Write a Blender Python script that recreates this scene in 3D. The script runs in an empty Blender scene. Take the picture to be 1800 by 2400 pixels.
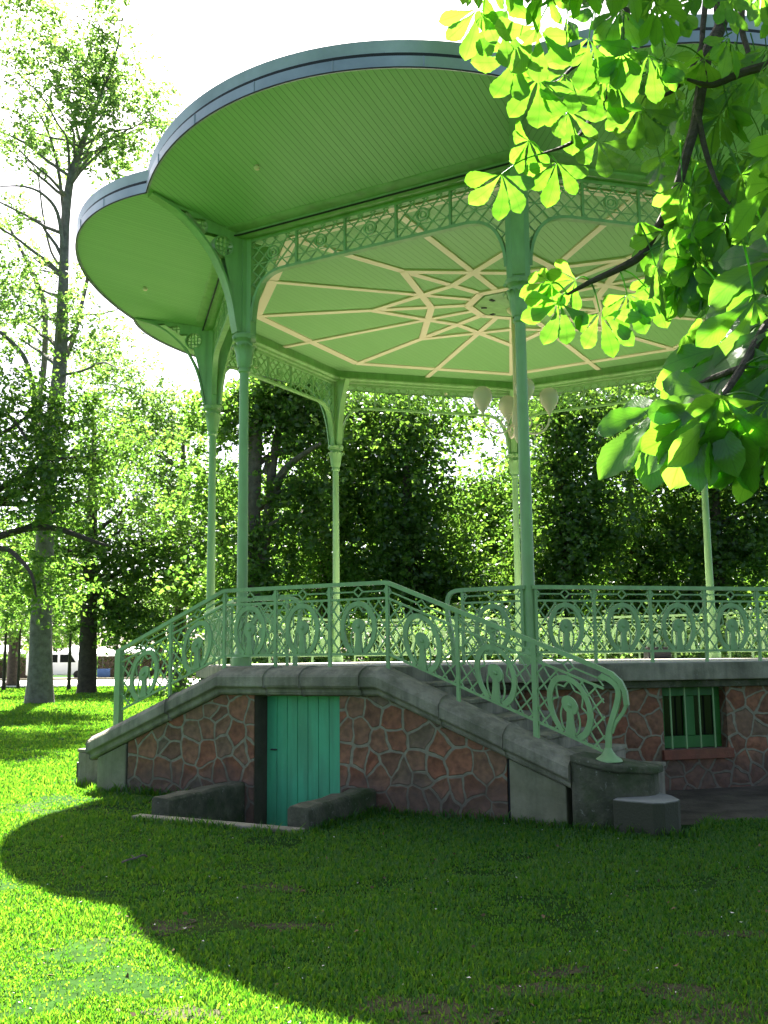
import bpy, math, random
import numpy as np
from mathutils import Vector, Matrix

S = bpy.context.scene
COL = S.collection
PI = math.pi
rad = math.radians
RNG = np.random.default_rng(7)
random.seed(7)

# ---------------------------------------------------------------- camera
FPX, PITCH, ROLL, CZ = 2371.9, 0.1423, -0.0112, 1.5512

def cam_axes():
    c, s = math.cos(PITCH), math.sin(PITCH)
    fw = Vector((0, c, s)); up = Vector((0, -s, c)); rt = Vector((1, 0, 0))
    cr, sr = math.cos(ROLL), math.sin(ROLL)
    return rt * cr + up * sr, -rt * sr + up * cr, fw

def at(x, y, Y):
    """world point at depth Y (world y) seen at photo pixel x, y"""
    r, u, f = cam_axes()
    d = f + r * ((x - 900) / FPX) - u * ((y - 1200) / FPX)
    return Vector((0, 0, CZ)) + d * (Y / d.y)

cd = bpy.data.cameras.new('camera'); cam = bpy.data.objects.new('camera', cd); COL.objects.link(cam)
r_, u_, f_ = cam_axes()
M = Matrix((r_, u_, -f_)).transposed().to_4x4(); M.translation = (0, 0, CZ)
cam.matrix_world = M
cd.sensor_fit = 'VERTICAL'; cd.sensor_height = 24; cd.lens = FPX / 2400 * 24
cd.clip_end = 2000; cd.clip_start = 0.05
S.camera = cam

# ---------------------------------------------------------------- light
SUN_AZ = Vector((-1.37, 5.83, 0)).normalized()
SUN_EL = rad(52.4)
W = bpy.data.worlds.new('World'); S.world = W; W.use_nodes = True
nt = W.node_tree
sky = nt.nodes.new('ShaderNodeTexSky'); sky.sky_type = 'NISHITA'; sky.sun_disc = False
sky.sun_elevation = SUN_EL; sky.sun_rotation = math.atan2(SUN_AZ.x, SUN_AZ.y)
sky.air_density = 0.45; sky.dust_density = 3.0; sky.ozone_density = 0.0
bg = nt.nodes['Background']; bg.inputs[1].default_value = 0.05
nt.links.new(sky.outputs[0], bg.inputs[0])
sd = bpy.data.lights.new('sun', 'SUN'); sd.energy = 5.0; sd.angle = rad(0.6); sd.color = (1, 0.95, 0.86)
so = bpy.data.objects.new('sun', sd); COL.objects.link(so)
sv = SUN_AZ * math.cos(SUN_EL) + Vector((0, 0, math.sin(SUN_EL)))
so.rotation_euler = sv.to_track_quat('Z', 'Y').to_euler(); so.location = sv * 60
S.view_settings.view_transform = 'Standard'; S.view_settings.look = 'None'
S.view_settings.exposure = 3.15; S.view_settings.gamma = 1
S.cycles.max_bounces = 14; S.cycles.diffuse_bounces = 6; S.cycles.transmission_bounces = 8
S.cycles.use_denoising = True
S.cycles.sample_clamp_indirect = 8

# ---------------------------------------------------------------- materials
def mat(name):
    m = bpy.data.materials.new(name); m.use_nodes = True
    n = m.node_tree.nodes; b = n['Principled BSDF']
    return m, n, m.node_tree.links, b

def ramp(n, stops):
    r = n.new('ShaderNodeValToRGB'); e = r.color_ramp.elements
    while len(e) < len(stops): e.new(0.5)
    for i, (p, c) in enumerate(stops):
        e[i].position = p; e[i].color = (c[0], c[1], c[2], 1)
    return r

def noisy(name, c1, c2, scale=3.0, rough=0.6, bump=0.15, bscale=None, metal=0, detail=6, spec=0.5, dist=0.02):
    m, n, l, b = mat(name)
    tc = n.new('ShaderNodeTexCoord')
    t = n.new('ShaderNodeTexNoise'); t.inputs['Scale'].default_value = scale; t.inputs['Detail'].default_value = detail
    t.inputs['Roughness'].default_value = 0.65
    l.new(tc.outputs['Object'], t.inputs['Vector'])
    r = ramp(n, [(0.3, c1), (0.7, c2)]); l.new(t.outputs[0], r.inputs[0]); l.new(r.outputs[0], b.inputs['Base Color'])
    b.inputs['Roughness'].default_value = rough; b.inputs['Metallic'].default_value = metal
    b.inputs['Specular IOR Level'].default_value = spec
    if bump:
        t2 = n.new('ShaderNodeTexNoise'); t2.inputs['Scale'].default_value = bscale or scale * 8; t2.inputs['Detail'].default_value = 8
        l.new(tc.outputs['Object'], t2.inputs['Vector'])
        bp = n.new('ShaderNodeBump'); bp.inputs['Strength'].default_value = bump; bp.inputs['Distance'].default_value = dist
        l.new(t2.outputs[0], bp.inputs['Height']); l.new(bp.outputs[0], b.inputs['Normal'])
    return m

M_PAINT = noisy('green_paint', (0.26, 0.44, 0.17), (0.29, 0.48, 0.195), 2.2, 0.42, 0.06, 30, spec=0.4)
M_PAINT2 = noisy('green_paint_worn', (0.25, 0.43, 0.17), (0.295, 0.49, 0.20), 6, 0.45, 0.10, 60, spec=0.4)
M_CREAM = noisy('cream_paint', (0.76, 0.63, 0.44), (0.80, 0.68, 0.49), 3, 0.5, 0.05, 40)
M_GLOBE = noisy('cream_globe', (0.62, 0.54, 0.38), (0.66, 0.58, 0.42), 3, 0.25, 0.0)
M_ZINC = noisy('zinc', (0.24, 0.275, 0.28), (0.40, 0.44, 0.44), 1.1, 0.36, 0.05, 5, metal=0.45)
M_DARK = noisy('dark_gap', (0.012, 0.013, 0.012), (0.02, 0.02, 0.02), 3, 0.7, 0)
M_CABLE = noisy('black_cable', (0.008, 0.012, 0.008), (0.012, 0.016, 0.012), 3, 0.5, 0)
M_CONC = noisy('concrete', (0.18, 0.162, 0.105), (0.36, 0.33, 0.23), 2.6, 0.85, 0.35, 45)
M_DECK = noisy('sunlit_deck', (0.42, 0.38, 0.33), (0.58, 0.53, 0.47), 1.5, 0.8, 0.15, 40)
M_MOSS = noisy('mossy_stone', (0.035, 0.042, 0.016), (0.15, 0.145, 0.09), 5, 0.95, 0.6, 35)
M_STEP = noisy('step_stone', (0.19, 0.19, 0.155), (0.33, 0.32, 0.27), 3, 0.85, 0.35, 45)
def dark_risers(m):  # tints upright faces a darker olive than the tops, broken by noise
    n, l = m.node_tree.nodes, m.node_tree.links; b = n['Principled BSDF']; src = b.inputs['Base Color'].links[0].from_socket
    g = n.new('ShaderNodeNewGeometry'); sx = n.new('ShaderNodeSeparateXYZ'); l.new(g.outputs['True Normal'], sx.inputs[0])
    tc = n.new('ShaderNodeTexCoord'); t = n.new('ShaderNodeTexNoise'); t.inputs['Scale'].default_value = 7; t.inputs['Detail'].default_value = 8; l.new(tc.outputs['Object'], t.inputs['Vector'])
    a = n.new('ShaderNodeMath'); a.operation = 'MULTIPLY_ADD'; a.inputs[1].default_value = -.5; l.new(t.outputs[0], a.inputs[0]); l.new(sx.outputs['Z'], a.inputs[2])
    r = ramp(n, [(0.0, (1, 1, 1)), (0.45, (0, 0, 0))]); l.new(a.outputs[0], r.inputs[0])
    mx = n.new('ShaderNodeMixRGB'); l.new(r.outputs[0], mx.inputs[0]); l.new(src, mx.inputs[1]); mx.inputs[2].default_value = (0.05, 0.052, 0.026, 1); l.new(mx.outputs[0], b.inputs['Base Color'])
dark_risers(M_STEP)
M_RENDER = noisy('plain_render', (0.17, 0.16, 0.085), (0.31, 0.30, 0.185), 1.8, 0.9, 0.25, 50)
M_TEAL = noisy('teal_paint', (0.070, 0.45, 0.205), (0.09, 0.51, 0.245), 2.0, 0.42, 0.08, 50)
M_WGREEN = noisy('window_green', (0.018, 0.13, 0.014), (0.03, 0.17, 0.022), 3, 0.45, 0.05, 50)
M_GLASS = noisy('dark_glass', (0.004, 0.005, 0.005), (0.008, 0.009, 0.008), 2, 0.12, 0, spec=0.2)
M_SILL = noisy('brick_sill', (0.17, 0.055, 0.028), (0.25, 0.09, 0.045), 8, 0.85, 0.3, 60)
M_JAMB = noisy('jamb_stone', (0.07, 0.05, 0.035), (0.13, 0.10, 0.07), 4, 0.85, 0.3, 40)
M_ROOF = noisy('roof_zinc', (0.25, 0.29, 0.31), (0.33, 0.37, 0.4), 1, 0.5, 0.05, 8, metal=0.6)
M_ROAD = noisy('road_surface', (0.36, 0.35, 0.33), (0.46, 0.45, 0.43), 0.5, 0.9, 0.1, 10)
M_EARTH = noisy('bare_earth', (0.05, 0.042, 0.03), (0.13, 0.11, 0.08), 2.5, 0.95, 0.8, 30, spec=0.1)
M_WORN = noisy('worn_soil', (0.026, 0.030, 0.014), (0.085, 0.078, 0.048), 9, 0.95, 0.8, 40, spec=0.05)
M_WHITE = noisy('white_cloth', (0.72, 0.72, 0.72), (0.8, 0.8, 0.8), 2, 0.7, 0.05, 20)
M_VAN = noisy('white_van_paint', (0.7, 0.71, 0.72), (0.76, 0.77, 0.78), 1, 0.3, 0)
M_BLUE = noisy('blue_cloth', (0.02, 0.06, 0.17), (0.03, 0.08, 0.22), 3, 0.7, 0)
M_TYRE = noisy('tyre_rubber', (0.012, 0.012, 0.012), (0.02, 0.02, 0.02), 5, 0.8, 0)
M_POLE = noisy('dark_metal', (0.03, 0.035, 0.035), (0.05, 0.055, 0.055), 5, 0.5, 0)
M_BOX = noisy('black_box', (0.01, 0.01, 0.011), (0.018, 0.018, 0.02), 5, 0.6, 0)
M_PETAL = noisy('pale_petal', (0.5, 0.47, 0.42), (0.68, 0.66, 0.6), 9, 0.8, 0)

def weather(m, streak=0.5, moss=0.5, lichen=0.15, mosscol=(0.04, 0.055, 0.016)):
    n, l = m.node_tree.nodes, m.node_tree.links; b = n['Principled BSDF']; src = b.inputs['Base Color'].links[0].from_socket
    tc = n.new('ShaderNodeTexCoord'); mp = n.new('ShaderNodeMapping'); mp.inputs['Scale'].default_value = (5, 5, .7); l.new(tc.outputs['Object'], mp.inputs[0])
    def tex(scale, vec, detail=8):
        t = n.new('ShaderNodeTexNoise'); t.inputs['Scale'].default_value = scale; t.inputs['Detail'].default_value = detail; t.inputs['Roughness'].default_value = .62; l.new(vec, t.inputs['Vector']); return t.outputs[0]
    def layer(src, fac, stops, col, mode='MIX'):
        r = ramp(n, stops); l.new(fac, r.inputs[0]); mx = n.new('ShaderNodeMixRGB'); mx.blend_type = mode; l.new(r.outputs[0], mx.inputs[0]); l.new(src, mx.inputs[1]); mx.inputs[2].default_value = (*col, 1); return mx.outputs[0]
    g = lambda v: (v, v, v)
    src = layer(src, tex(1.6, mp.outputs[0]), [(.42, g(0)), (.68, g(streak))], (.05, .048, .03))
    if moss: src = layer(src, tex(2.3, tc.outputs['Object'], 12), [(.47, g(0)), (.60, g(moss))], mosscol)
    if lichen: src = layer(src, tex(21, tc.outputs['Object'], 4), [(.63, g(0)), (.70, g(lichen))], (.46, .46, .38))
    l.new(src, b.inputs['Base Color']); return m
weather(M_CONC, .55, .35, .25); weather(M_MOSS, .5, .8, .35, (0.035, 0.06, 0.012)); weather(M_RENDER, .35, .3, .1); weather(M_JAMB, .4, .3, 0); weather(M_SILL, .3, .15, .1)
for pm_ in (M_PAINT, M_PAINT2):
    weather(pm_, .24, .14, .0, (.17, .16, .07))
weather(M_TEAL, .30, .0, .08)

def rubble(name):
    m, n, l, b = mat(name)
    uv = n.new('ShaderNodeUVMap')
    nz = n.new('ShaderNodeTexNoise'); nz.inputs['Scale'].default_value = 3.2; nz.inputs['Detail'].default_value = 2
    l.new(uv.outputs[0], nz.inputs['Vector'])
    mx = n.new('ShaderNodeMixRGB'); mx.blend_type = 'LINEAR_LIGHT'; mx.inputs[0].default_value = 0.07
    l.new(uv.outputs[0], mx.inputs[1]); l.new(nz.outputs['Color'], mx.inputs[2])
    def vor(feat):
        v = n.new('ShaderNodeTexVoronoi'); v.voronoi_dimensions = '2D'; v.feature = feat
        v.inputs['Scale'].default_value = 4.5; v.inputs['Randomness'].default_value = 0.78
        l.new(mx.outputs[0], v.inputs['Vector']); return v
    ve = vor('DISTANCE_TO_EDGE'); vc = vor('F1')
    sep = n.new('ShaderNodeSeparateColor'); l.new(vc.outputs['Color'], sep.inputs[0])
    cr = ramp(n, [(0.0, (0.17, 0.092, 0.050)), (0.25, (0.255, 0.096, 0.045)), (0.5, (0.215, 0.125, 0.068)), (0.75, (0.29, 0.125, 0.062)), (1.0, (0.16, 0.125, 0.075))])
    l.new(sep.outputs[0], cr.inputs[0])
    n2 = n.new('ShaderNodeTexNoise'); n2.inputs['Scale'].default_value = 14; n2.inputs['Detail'].default_value = 8
    l.new(uv.outputs[0], n2.inputs['Vector'])
    n2r = ramp(n, [(0.25, (0.55, 0.55, 0.55)), (0.75, (1.35, 1.3, 1.25))]); l.new(n2.outputs[0], n2r.inputs[0])
    mul = n.new('ShaderNodeMixRGB'); mul.blend_type = 'MULTIPLY'; mul.inputs[0].default_value = 1
    l.new(cr.outputs[0], mul.inputs[1]); l.new(n2r.outputs[0], mul.inputs[2])
    # raised pointing of uneven width
    nw = n.new('ShaderNodeTexNoise'); nw.inputs['Scale'].default_value = 2.1; l.new(uv.outputs[0], nw.inputs['Vector'])
    mr = n.new('ShaderNodeMapRange'); mr.inputs[1].default_value = 0.3; mr.inputs[2].default_value = 0.7
    mr.inputs[3].default_value = 0.05; mr.inputs[4].default_value = 0.115; l.new(nw.outputs[0], mr.inputs[0])
    dv = n.new('ShaderNodeMath'); dv.operation = 'DIVIDE'; l.new(ve.outputs['Distance'], dv.inputs[0]); l.new(mr.outputs[0], dv.inputs[1])
    er = ramp(n, [(0.55, (1, 1, 1)), (0.85, (0, 0, 0))]); l.new(dv.outputs[0], er.inputs[0])
    mor = ramp(n, [(0.3, (0.19, 0.17, 0.105)), (0.7, (0.30, 0.275, 0.18))]); l.new(n2.outputs[0], mor.inputs[0])
    mix = n.new('ShaderNodeMixRGB'); l.new(er.outputs[0], mix.inputs[0]); l.new(mul.outputs[0], mix.inputs[1]); l.new(mor.outputs[0], mix.inputs[2])
    # darker brown towards the ground, with an uneven edge
    sx = n.new('ShaderNodeSeparateXYZ'); l.new(uv.outputs[0], sx.inputs[0])
    ns = n.new('ShaderNodeTexNoise'); ns.inputs['Scale'].default_value = 2.5; l.new(uv.outputs[0], ns.inputs['Vector'])
    ad = n.new('ShaderNodeMath'); ad.operation = 'MULTIPLY_ADD'; ad.inputs[1].default_value = -0.5; l.new(ns.outputs[0], ad.inputs[0]); l.new(sx.outputs['Y'], ad.inputs[2])
    sr = ramp(n, [(0.0, (1, 1, 1)), (0.18, (0, 0, 0))]); l.new(ad.outputs[0], sr.inputs[0])
    dm = n.new('ShaderNodeMath'); dm.operation = 'MULTIPLY'; dm.inputs[1].default_value = 0.6; l.new(sr.outputs[0], dm.inputs[0])
    mix2 = n.new('ShaderNodeMixRGB'); l.new(dm.outputs[0], mix2.inputs[0]); l.new(mix.outputs[0], mix2.inputs[1]); mix2.inputs[2].default_value = (0.075, 0.06, 0.045, 1)
    l.new(mix2.outputs[0], b.inputs['Base Color']); b.inputs['Roughness'].default_value = 0.9
    pil = ramp(n, [(0.0, (0, 0, 0)), (0.10, (.05, .05, .05)), (.28, (.75, .75, .75)), (.5, (1, 1, 1))]); l.new(ve.outputs['Distance'], pil.inputs[0])
    hm = n.new('ShaderNodeMath'); hm.operation = 'MULTIPLY_ADD'; hm.inputs[1].default_value = 0.8; l.new(er.outputs[0], hm.inputs[0]); l.new(pil.outputs[0], hm.inputs[2])
    h = n.new('ShaderNodeMath'); h.operation = 'MULTIPLY_ADD'; h.inputs[1].default_value = 0.5
    l.new(n2.outputs[0], h.inputs[0]); l.new(hm.outputs[0], h.inputs[2])
    bp = n.new('ShaderNodeBump'); bp.inputs['Strength'].default_value = 0.7; bp.inputs['Distance'].default_value = 0.022
    l.new(h.outputs[0], bp.inputs['Height']); l.new(bp.outputs[0], b.inputs['Normal'])
    return m
M_RUBBLE = rubble('rubble_stone')

def boards(name, c1, c2, pitch, axis='X', dark=.3):
    """painted tongue and groove boards, grooves run across the given object axis"""
    m, n, l, b = mat(name)
    tc = n.new('ShaderNodeTexCoord'); sx = n.new('ShaderNodeSeparateXYZ'); l.new(tc.outputs['Object'], sx.inputs[0])
    d = n.new('ShaderNodeMath'); d.operation = 'DIVIDE'; d.inputs[1].default_value = pitch; l.new(sx.outputs[axis], d.inputs[0])
    fr = n.new('ShaderNodeMath'); fr.operation = 'FRACT'; l.new(d.outputs[0], fr.inputs[0])
    g = ramp(n, [(0.0, (0, 0, 0)), (0.05, (1, 1, 1)), (0.95, (1, 1, 1)), (1.0, (0, 0, 0))]); l.new(fr.outputs[0], g.inputs[0])
    fl = n.new('ShaderNodeMath'); fl.operation = 'FLOOR'; l.new(d.outputs[0], fl.inputs[0])
    wn = n.new('ShaderNodeTexWhiteNoise'); wn.noise_dimensions = '1D'; l.new(fl.outputs[0], wn.inputs['W'])
    cr = ramp(n, [(0, c1), (1, c2)]); l.new(wn.outputs['Value'], cr.inputs[0])
    mx = n.new('ShaderNodeMixRGB'); l.new(g.outputs[0], mx.inputs[0]); l.new(cr.outputs[0], mx.inputs[2])
    mx.inputs[1].default_value = (c1[0] * dark, c1[1] * dark, c1[2] * dark, 1)
    l.new(mx.outputs[0], b.inputs['Base Color']); b.inputs['Roughness'].default_value = 0.5
    bp = n.new('ShaderNodeBump'); bp.inputs['Strength'].default_value = 0.6; bp.inputs['Distance'].default_value = 0.008
    l.new(g.outputs[0], bp.inputs['Height']); l.new(bp.outputs[0], b.inputs['Normal'])
    return m
M_SOFFIT = boards('soffit_boards', (0.285, 0.51, 0.205), (0.31, 0.535, 0.22), 0.078)
M_CEIL = boards('ceiling_boards', (0.245, 0.45, 0.168), (0.255, 0.46, 0.178), 0.10, dark=.72)

def leafmat(name, c1, c2, t1, t2, gloss=0.06, trans=0.5, rough=0.35, veins=False):
    m, n, l, b = mat(name)
    n.remove(b); out = n['Material Output']
    geo = n.new('ShaderNodeNewGeometry')
    a = ramp(n, [(0, c1), (1, c2)]); l.new(geo.outputs['Random Per Island'], a.inputs[0])
    t = ramp(n, [(0, t1), (1, t2)]); l.new(geo.outputs['Random Per Island'], t.inputs[0])
    ca, ct = a.outputs[0], t.outputs[0]
    df = n.new('ShaderNodeBsdfDiffuse'); tr = n.new('ShaderNodeBsdfTranslucent'); gl = n.new('ShaderNodeBsdfGlossy')
    gl.inputs['Roughness'].default_value = rough
    if veins:
        uv = n.new('ShaderNodeUVMap'); sx = n.new('ShaderNodeSeparateXYZ'); l.new(uv.outputs[0], sx.inputs[0])
        ab = n.new('ShaderNodeMath'); ab.operation = 'ABSOLUTE'; l.new(sx.outputs['X'], ab.inputs[0])
        q = n.new('ShaderNodeMath'); q.operation = 'MULTIPLY_ADD'; q.inputs[1].default_value = -0.62; l.new(ab.outputs[0], q.inputs[0]); l.new(sx.outputs['Y'], q.inputs[2])
        k = n.new('ShaderNodeMath'); k.operation = 'MULTIPLY'; k.inputs[1].default_value = 13; l.new(q.outputs[0], k.inputs[0])
        fr = n.new('ShaderNodeMath'); fr.operation = 'FRACT'; l.new(k.outputs[0], fr.inputs[0])
        vr = ramp(n, [(0.0, (1, 1, 1)), (0.10, (0.0, 0.0, 0.0)), (0.5, (0, 0, 0)), (1.0, (0.25, 0.25, 0.25))]); l.new(fr.outputs[0], vr.inputs[0])
        mr = ramp(n, [(0.0, (1, 1, 1)), (0.05, (0, 0, 0))]); l.new(ab.outputs[0], mr.inputs[0])
        mxv = n.new('ShaderNodeMath'); mxv.operation = 'MAXIMUM'; l.new(vr.outputs[0], mxv.inputs[0]); l.new(mr.outputs[0], mxv.inputs[1])
        dk = n.new('ShaderNodeMixRGB'); dk.blend_type = 'MULTIPLY'; dk.inputs[2].default_value = (0.6, 0.7, 0.5, 1)
        sc = n.new('ShaderNodeMath'); sc.operation = 'MULTIPLY'; sc.inputs[1].default_value = 0.9; l.new(mxv.outputs[0], sc.inputs[0])
        l.new(sc.outputs[0], dk.inputs[0]); l.new(ct, dk.inputs[1]); ct = dk.outputs[0]
        bp = n.new('ShaderNodeBump'); bp.inputs['Strength'].default_value = 0.35; bp.inputs['Distance'].default_value = 0.004
        l.new(vr.outputs[0], bp.inputs['Height'])
        for sh in (df, gl): l.new(bp.outputs[0], sh.inputs['Normal'])
    l.new(ca, df.inputs[0]); l.new(ct, tr.inputs[0])
    m1 = n.new('ShaderNodeMixShader'); m1.inputs[0].default_value = trans; l.new(df.outputs[0], m1.inputs[1]); l.new(tr.outputs[0], m1.inputs[2])
    m2 = n.new('ShaderNodeMixShader'); m2.inputs[0].default_value = gloss; l.new(m1.outputs[0], m2.inputs[1]); l.new(gl.outputs[0], m2.inputs[2])
    l.new(m2.outputs[0], out.inputs['Surface'])
    return m
M_CHEST = leafmat('chestnut_leaf', (0.030, 0.10, 0.010), (0.055, 0.135, 0.018), (0.12, 0.36, 0.014), (0.20, 0.46, 0.032), 0.035, 0.58, 0.3, veins=True)
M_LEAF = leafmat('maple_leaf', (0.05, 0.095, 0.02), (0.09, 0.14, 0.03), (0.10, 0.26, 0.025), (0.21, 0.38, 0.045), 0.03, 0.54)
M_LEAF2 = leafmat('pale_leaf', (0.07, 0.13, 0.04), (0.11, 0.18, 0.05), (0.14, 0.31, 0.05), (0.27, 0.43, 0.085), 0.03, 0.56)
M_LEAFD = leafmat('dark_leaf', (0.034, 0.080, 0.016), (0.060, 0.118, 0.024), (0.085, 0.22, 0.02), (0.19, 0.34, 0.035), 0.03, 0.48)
M_GRASS = leafmat('grass_blade', (0.010, 0.085, 0.003), (0.030, 0.125, 0.006), (0.05, 0.25, 0.006), (0.24, 0.42, 0.028), 0.036, 0.52, 0.42)
M_BARK = noisy('grey_bark', (0.06, 0.05, 0.036), (0.15, 0.13, 0.105), 5, 0.95, 0.8, 22, dist=0.05)
M_BARKP = noisy('pale_bark', (0.09, 0.08, 0.07), (0.21, 0.195, 0.18), 5, 0.95, 0.7, 22, dist=0.05)
M_BARKD = noisy('dark_bark', (0.035, 0.026, 0.018), (0.08, 0.062, 0.045), 6, 0.95, 0.8, 24, dist=0.05)

def lawnmat():
    m, n, l, b = mat('lawn_ground')
    tc = n.new('ShaderNodeTexCoord')
    t = n.new('ShaderNodeTexNoise'); t.inputs['Scale'].default_value = 0.8; t.inputs['Detail'].default_value = 10; l.new(tc.outputs['Object'], t.inputs['Vector'])
    r = ramp(n, [(0.35, (0.012, 0.046, 0.005)), (0.58, (0.020, 0.06, 0.007)), (0.76, (0.045, 0.052, 0.018))]); l.new(t.outputs[0], r.inputs[0])
    t2 = n.new('ShaderNodeTexNoise'); t2.inputs['Scale'].default_value = 9; t2.inputs['Detail'].default_value = 8; l.new(tc.outputs['Object'], t2.inputs['Vector'])
    r2 = ramp(n, [(0.3, (0.55, 0.55, 0.5)), (0.7, (1.25, 1.2, 1.1))]); l.new(t2.outputs[0], r2.inputs[0])
    mu = n.new('ShaderNodeMixRGB'); mu.blend_type = 'MULTIPLY'; mu.inputs[0].default_value = 1; l.new(r.outputs[0], mu.inputs[1]); l.new(r2.outputs[0], mu.inputs[2])
    l.new(mu.outputs[0], b.inputs['Base Color']); b.inputs['Roughness'].default_value = 0.95; b.inputs['Specular IOR Level'].default_value = 0.05
    bp = n.new('ShaderNodeBump'); bp.inputs['Strength'].default_value = 0.8; bp.inputs['Distance'].default_value = 0.04
    l.new(t2.outputs[0], bp.inputs['Height']); l.new(bp.outputs[0], b.inputs['Normal'])
    return m
M_LAWN = lawnmat()

# ---------------------------------------------------------------- object helpers
def tag(o, label=None, cat=None, group=None, kind=None):
    if label: o['label'] = label
    if cat: o['category'] = cat
    if group: o['group'] = group
    if kind: o['kind'] = kind
    return o

def empty(name, loc=(0, 0, 0), rz=0):
    o = bpy.data.objects.new(name, None); COL.objects.link(o); o.location = loc; o.rotation_euler = (0, 0, rz)
    o.empty_display_size = 0.3
    return o

def link(name, me, m, parent=None, loc=(0, 0, 0), rz=0, label=None):
    o = bpy.data.objects.new(name, me); COL.objects.link(o)
    if m is not None and len(me.materials) == 0: me.materials.append(m)
    o.parent = parent; o.location = loc; o.rotation_euler = (0, 0, rz)
    if label: o['label'] = label
    return o

def dup(o, parent, loc=None, rz=None, deep=True):
    c = o.copy(); COL.objects.link(c); c.parent = parent
    if loc is not None: c.location = loc
    if rz is not None: c.rotation_euler = (0, 0, rz)
    if deep:
        for ch in list(o.children): dup(ch, c)
    return c

class MB:
    def __init__(s): s.v = []; s.f = []; s.uv = []
    def face(s, pts, uv=None):
        k = len(s.v); s.v += [tuple(p) for p in pts]; s.f.append(list(range(k, k + len(pts)))); s.uv.append(uv)
    def add(s, verts, faces):
        k = len(s.v); s.v += [tuple(p) for p in verts]
        for f in faces: s.f.append([k + i for i in f]); s.uv.append(None)
    def box(s, x0, x1, y0, y1, z0, z1):
        s.add([(x, y, z) for x in (x0, x1) for y in (y0, y1) for z in (z0, z1)],
              [(0, 1, 3, 2), (4, 6, 7, 5), (0, 4, 5, 1), (2, 3, 7, 6), (0, 2, 6, 4), (1, 5, 7, 3)])
        return s
    def prism(s, poly, a, b, axis='y'):
        """poly of (u, w) extruded along axis y (poly in x,z) or z (poly in x,y)"""
        n = len(poly)
        mk = (lambda p, h: (p[0], h, p[1])) if axis == 'y' else (lambda p, h: (p[0], p[1], h))
        s.add([mk(p, a) for p in poly] + [mk(p, b) for p in poly],
              [tuple(range(n)), tuple(range(2 * n - 1, n - 1, -1))] + [(i, i + n, (i + 1) % n + n, (i + 1) % n) for i in range(n)])
        return s
    def strip(s, pts, w, y0, y1, closed=False):
        """flat bar of width w following (x, z) points, from y0 to y1"""
        P = [Vector(p) for p in pts]; n = len(P)
        L = []; R = []
        for i in range(n):
            if closed: a, b = P[i - 1], P[(i + 1) % n]
            else: a, b = P[max(i - 1, 0)], P[min(i + 1, n - 1)]
            d1 = (P[i] - a); d2 = (b - P[i])
            if d1.length < 1e-9: d1 = d2
            if d2.length < 1e-9: d2 = d1
            d1.normalize(); d2.normalize(); d = d1 + d2
            if d.length < 1e-6: d = d1
            d.normalize(); nn = Vector((-d.y, d.x)); k = max(0.45, d.dot(d1))
            L.append(P[i] + nn * w / 2 / k); R.append(P[i] - nn * w / 2 / k)
        vs = []
        for i in range(n):
            vs += [(L[i].x, y0, L[i].y), (R[i].x, y0, R[i].y), (R[i].x, y1, R[i].y), (L[i].x, y1, L[i].y)]
        fs = []
        for i in range(n if closed else n - 1):
            a = 4 * i; b = 4 * ((i + 1) % n)
            for j in range(4): fs.append((a + j, a + (j + 1) % 4, b + (j + 1) % 4, b + j))
        if not closed: fs += [(0, 1, 2, 3), (4 * n - 1, 4 * n - 2, 4 * n - 3, 4 * n - 4)]
        s.add(vs, fs); return s
    def tube(s, pts, r, n=8, cap=True):
        P = [Vector(p) for p in pts]; m = len(P)
        rs = r if isinstance(r, (list, tuple)) else [r] * m
        vs = []; ref = None
        for i in range(m):
            t = (P[min(i + 1, m - 1)] - P[max(i - 1, 0)]).normalized()
            if ref is None:
                ref = t.orthogonal().normalized()
            ref = (ref - t * ref.dot(t))
            if ref.length < 1e-6: ref = t.orthogonal()
            ref.normalize(); bi = t.cross(ref)
            for j in range(n):
                a = 2 * PI * j / n
                vs.append(P[i] + (ref * math.cos(a) + bi * math.sin(a)) * rs[i])
        fs = []
        for i in range(m - 1):
            for j in range(n):
                fs.append((i * n + j, i * n + (j + 1) % n, (i + 1) * n + (j + 1) % n, (i + 1) * n + j))
        if cap: fs += [tuple(range(n - 1, -1, -1)), tuple(range((m - 1) * n, m * n))]
        s.add(vs, fs); return s
    def lathe(s, prof, n=16, c=(0, 0, 0), ph=0, k=1.0):
        vs = []; m = len(prof)
        for (r, z) in prof:
            for j in range(n):
                a = 2 * PI * j / n + ph
                vs.append((c[0] + r * k * math.cos(a), c[1] + r * k * math.sin(a), c[2] + z))
        fs = [(i * n + j, i * n + (j + 1) % n, (i + 1) * n + (j + 1) % n, (i + 1) * n + j) for i in range(m - 1) for j in range(n)]
        fs += [tuple(range(n - 1, -1, -1)), tuple(range((m - 1) * n, m * n))]
        s.add(vs, fs); return s
    def rotz(s, a, start=0):
        c, si = math.cos(a), math.sin(a)
        s.v[start:] = [(x * c - y * si, x * si + y * c, z) for x, y, z in s.v[start:]]
        return s
    def mesh(s, name, smooth=True, ang=35):
        me = bpy.data.meshes.new(name); me.from_pydata(s.v, [], s.f)
        if any(u for u in s.uv):
            ul = me.uv_layers.new(name='UVMap'); i = 0
            for f, u in zip(s.f, s.uv):
                for j in range(len(f)):
                    if u: ul.data[i].uv = u[j]
                    i += 1
        if smooth:
            me.polygons.foreach_set('use_smooth', [True] * len(me.polygons)); me.set_sharp_from_angle(angle=rad(ang))
        me.validate(); me.update(); return me
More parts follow.
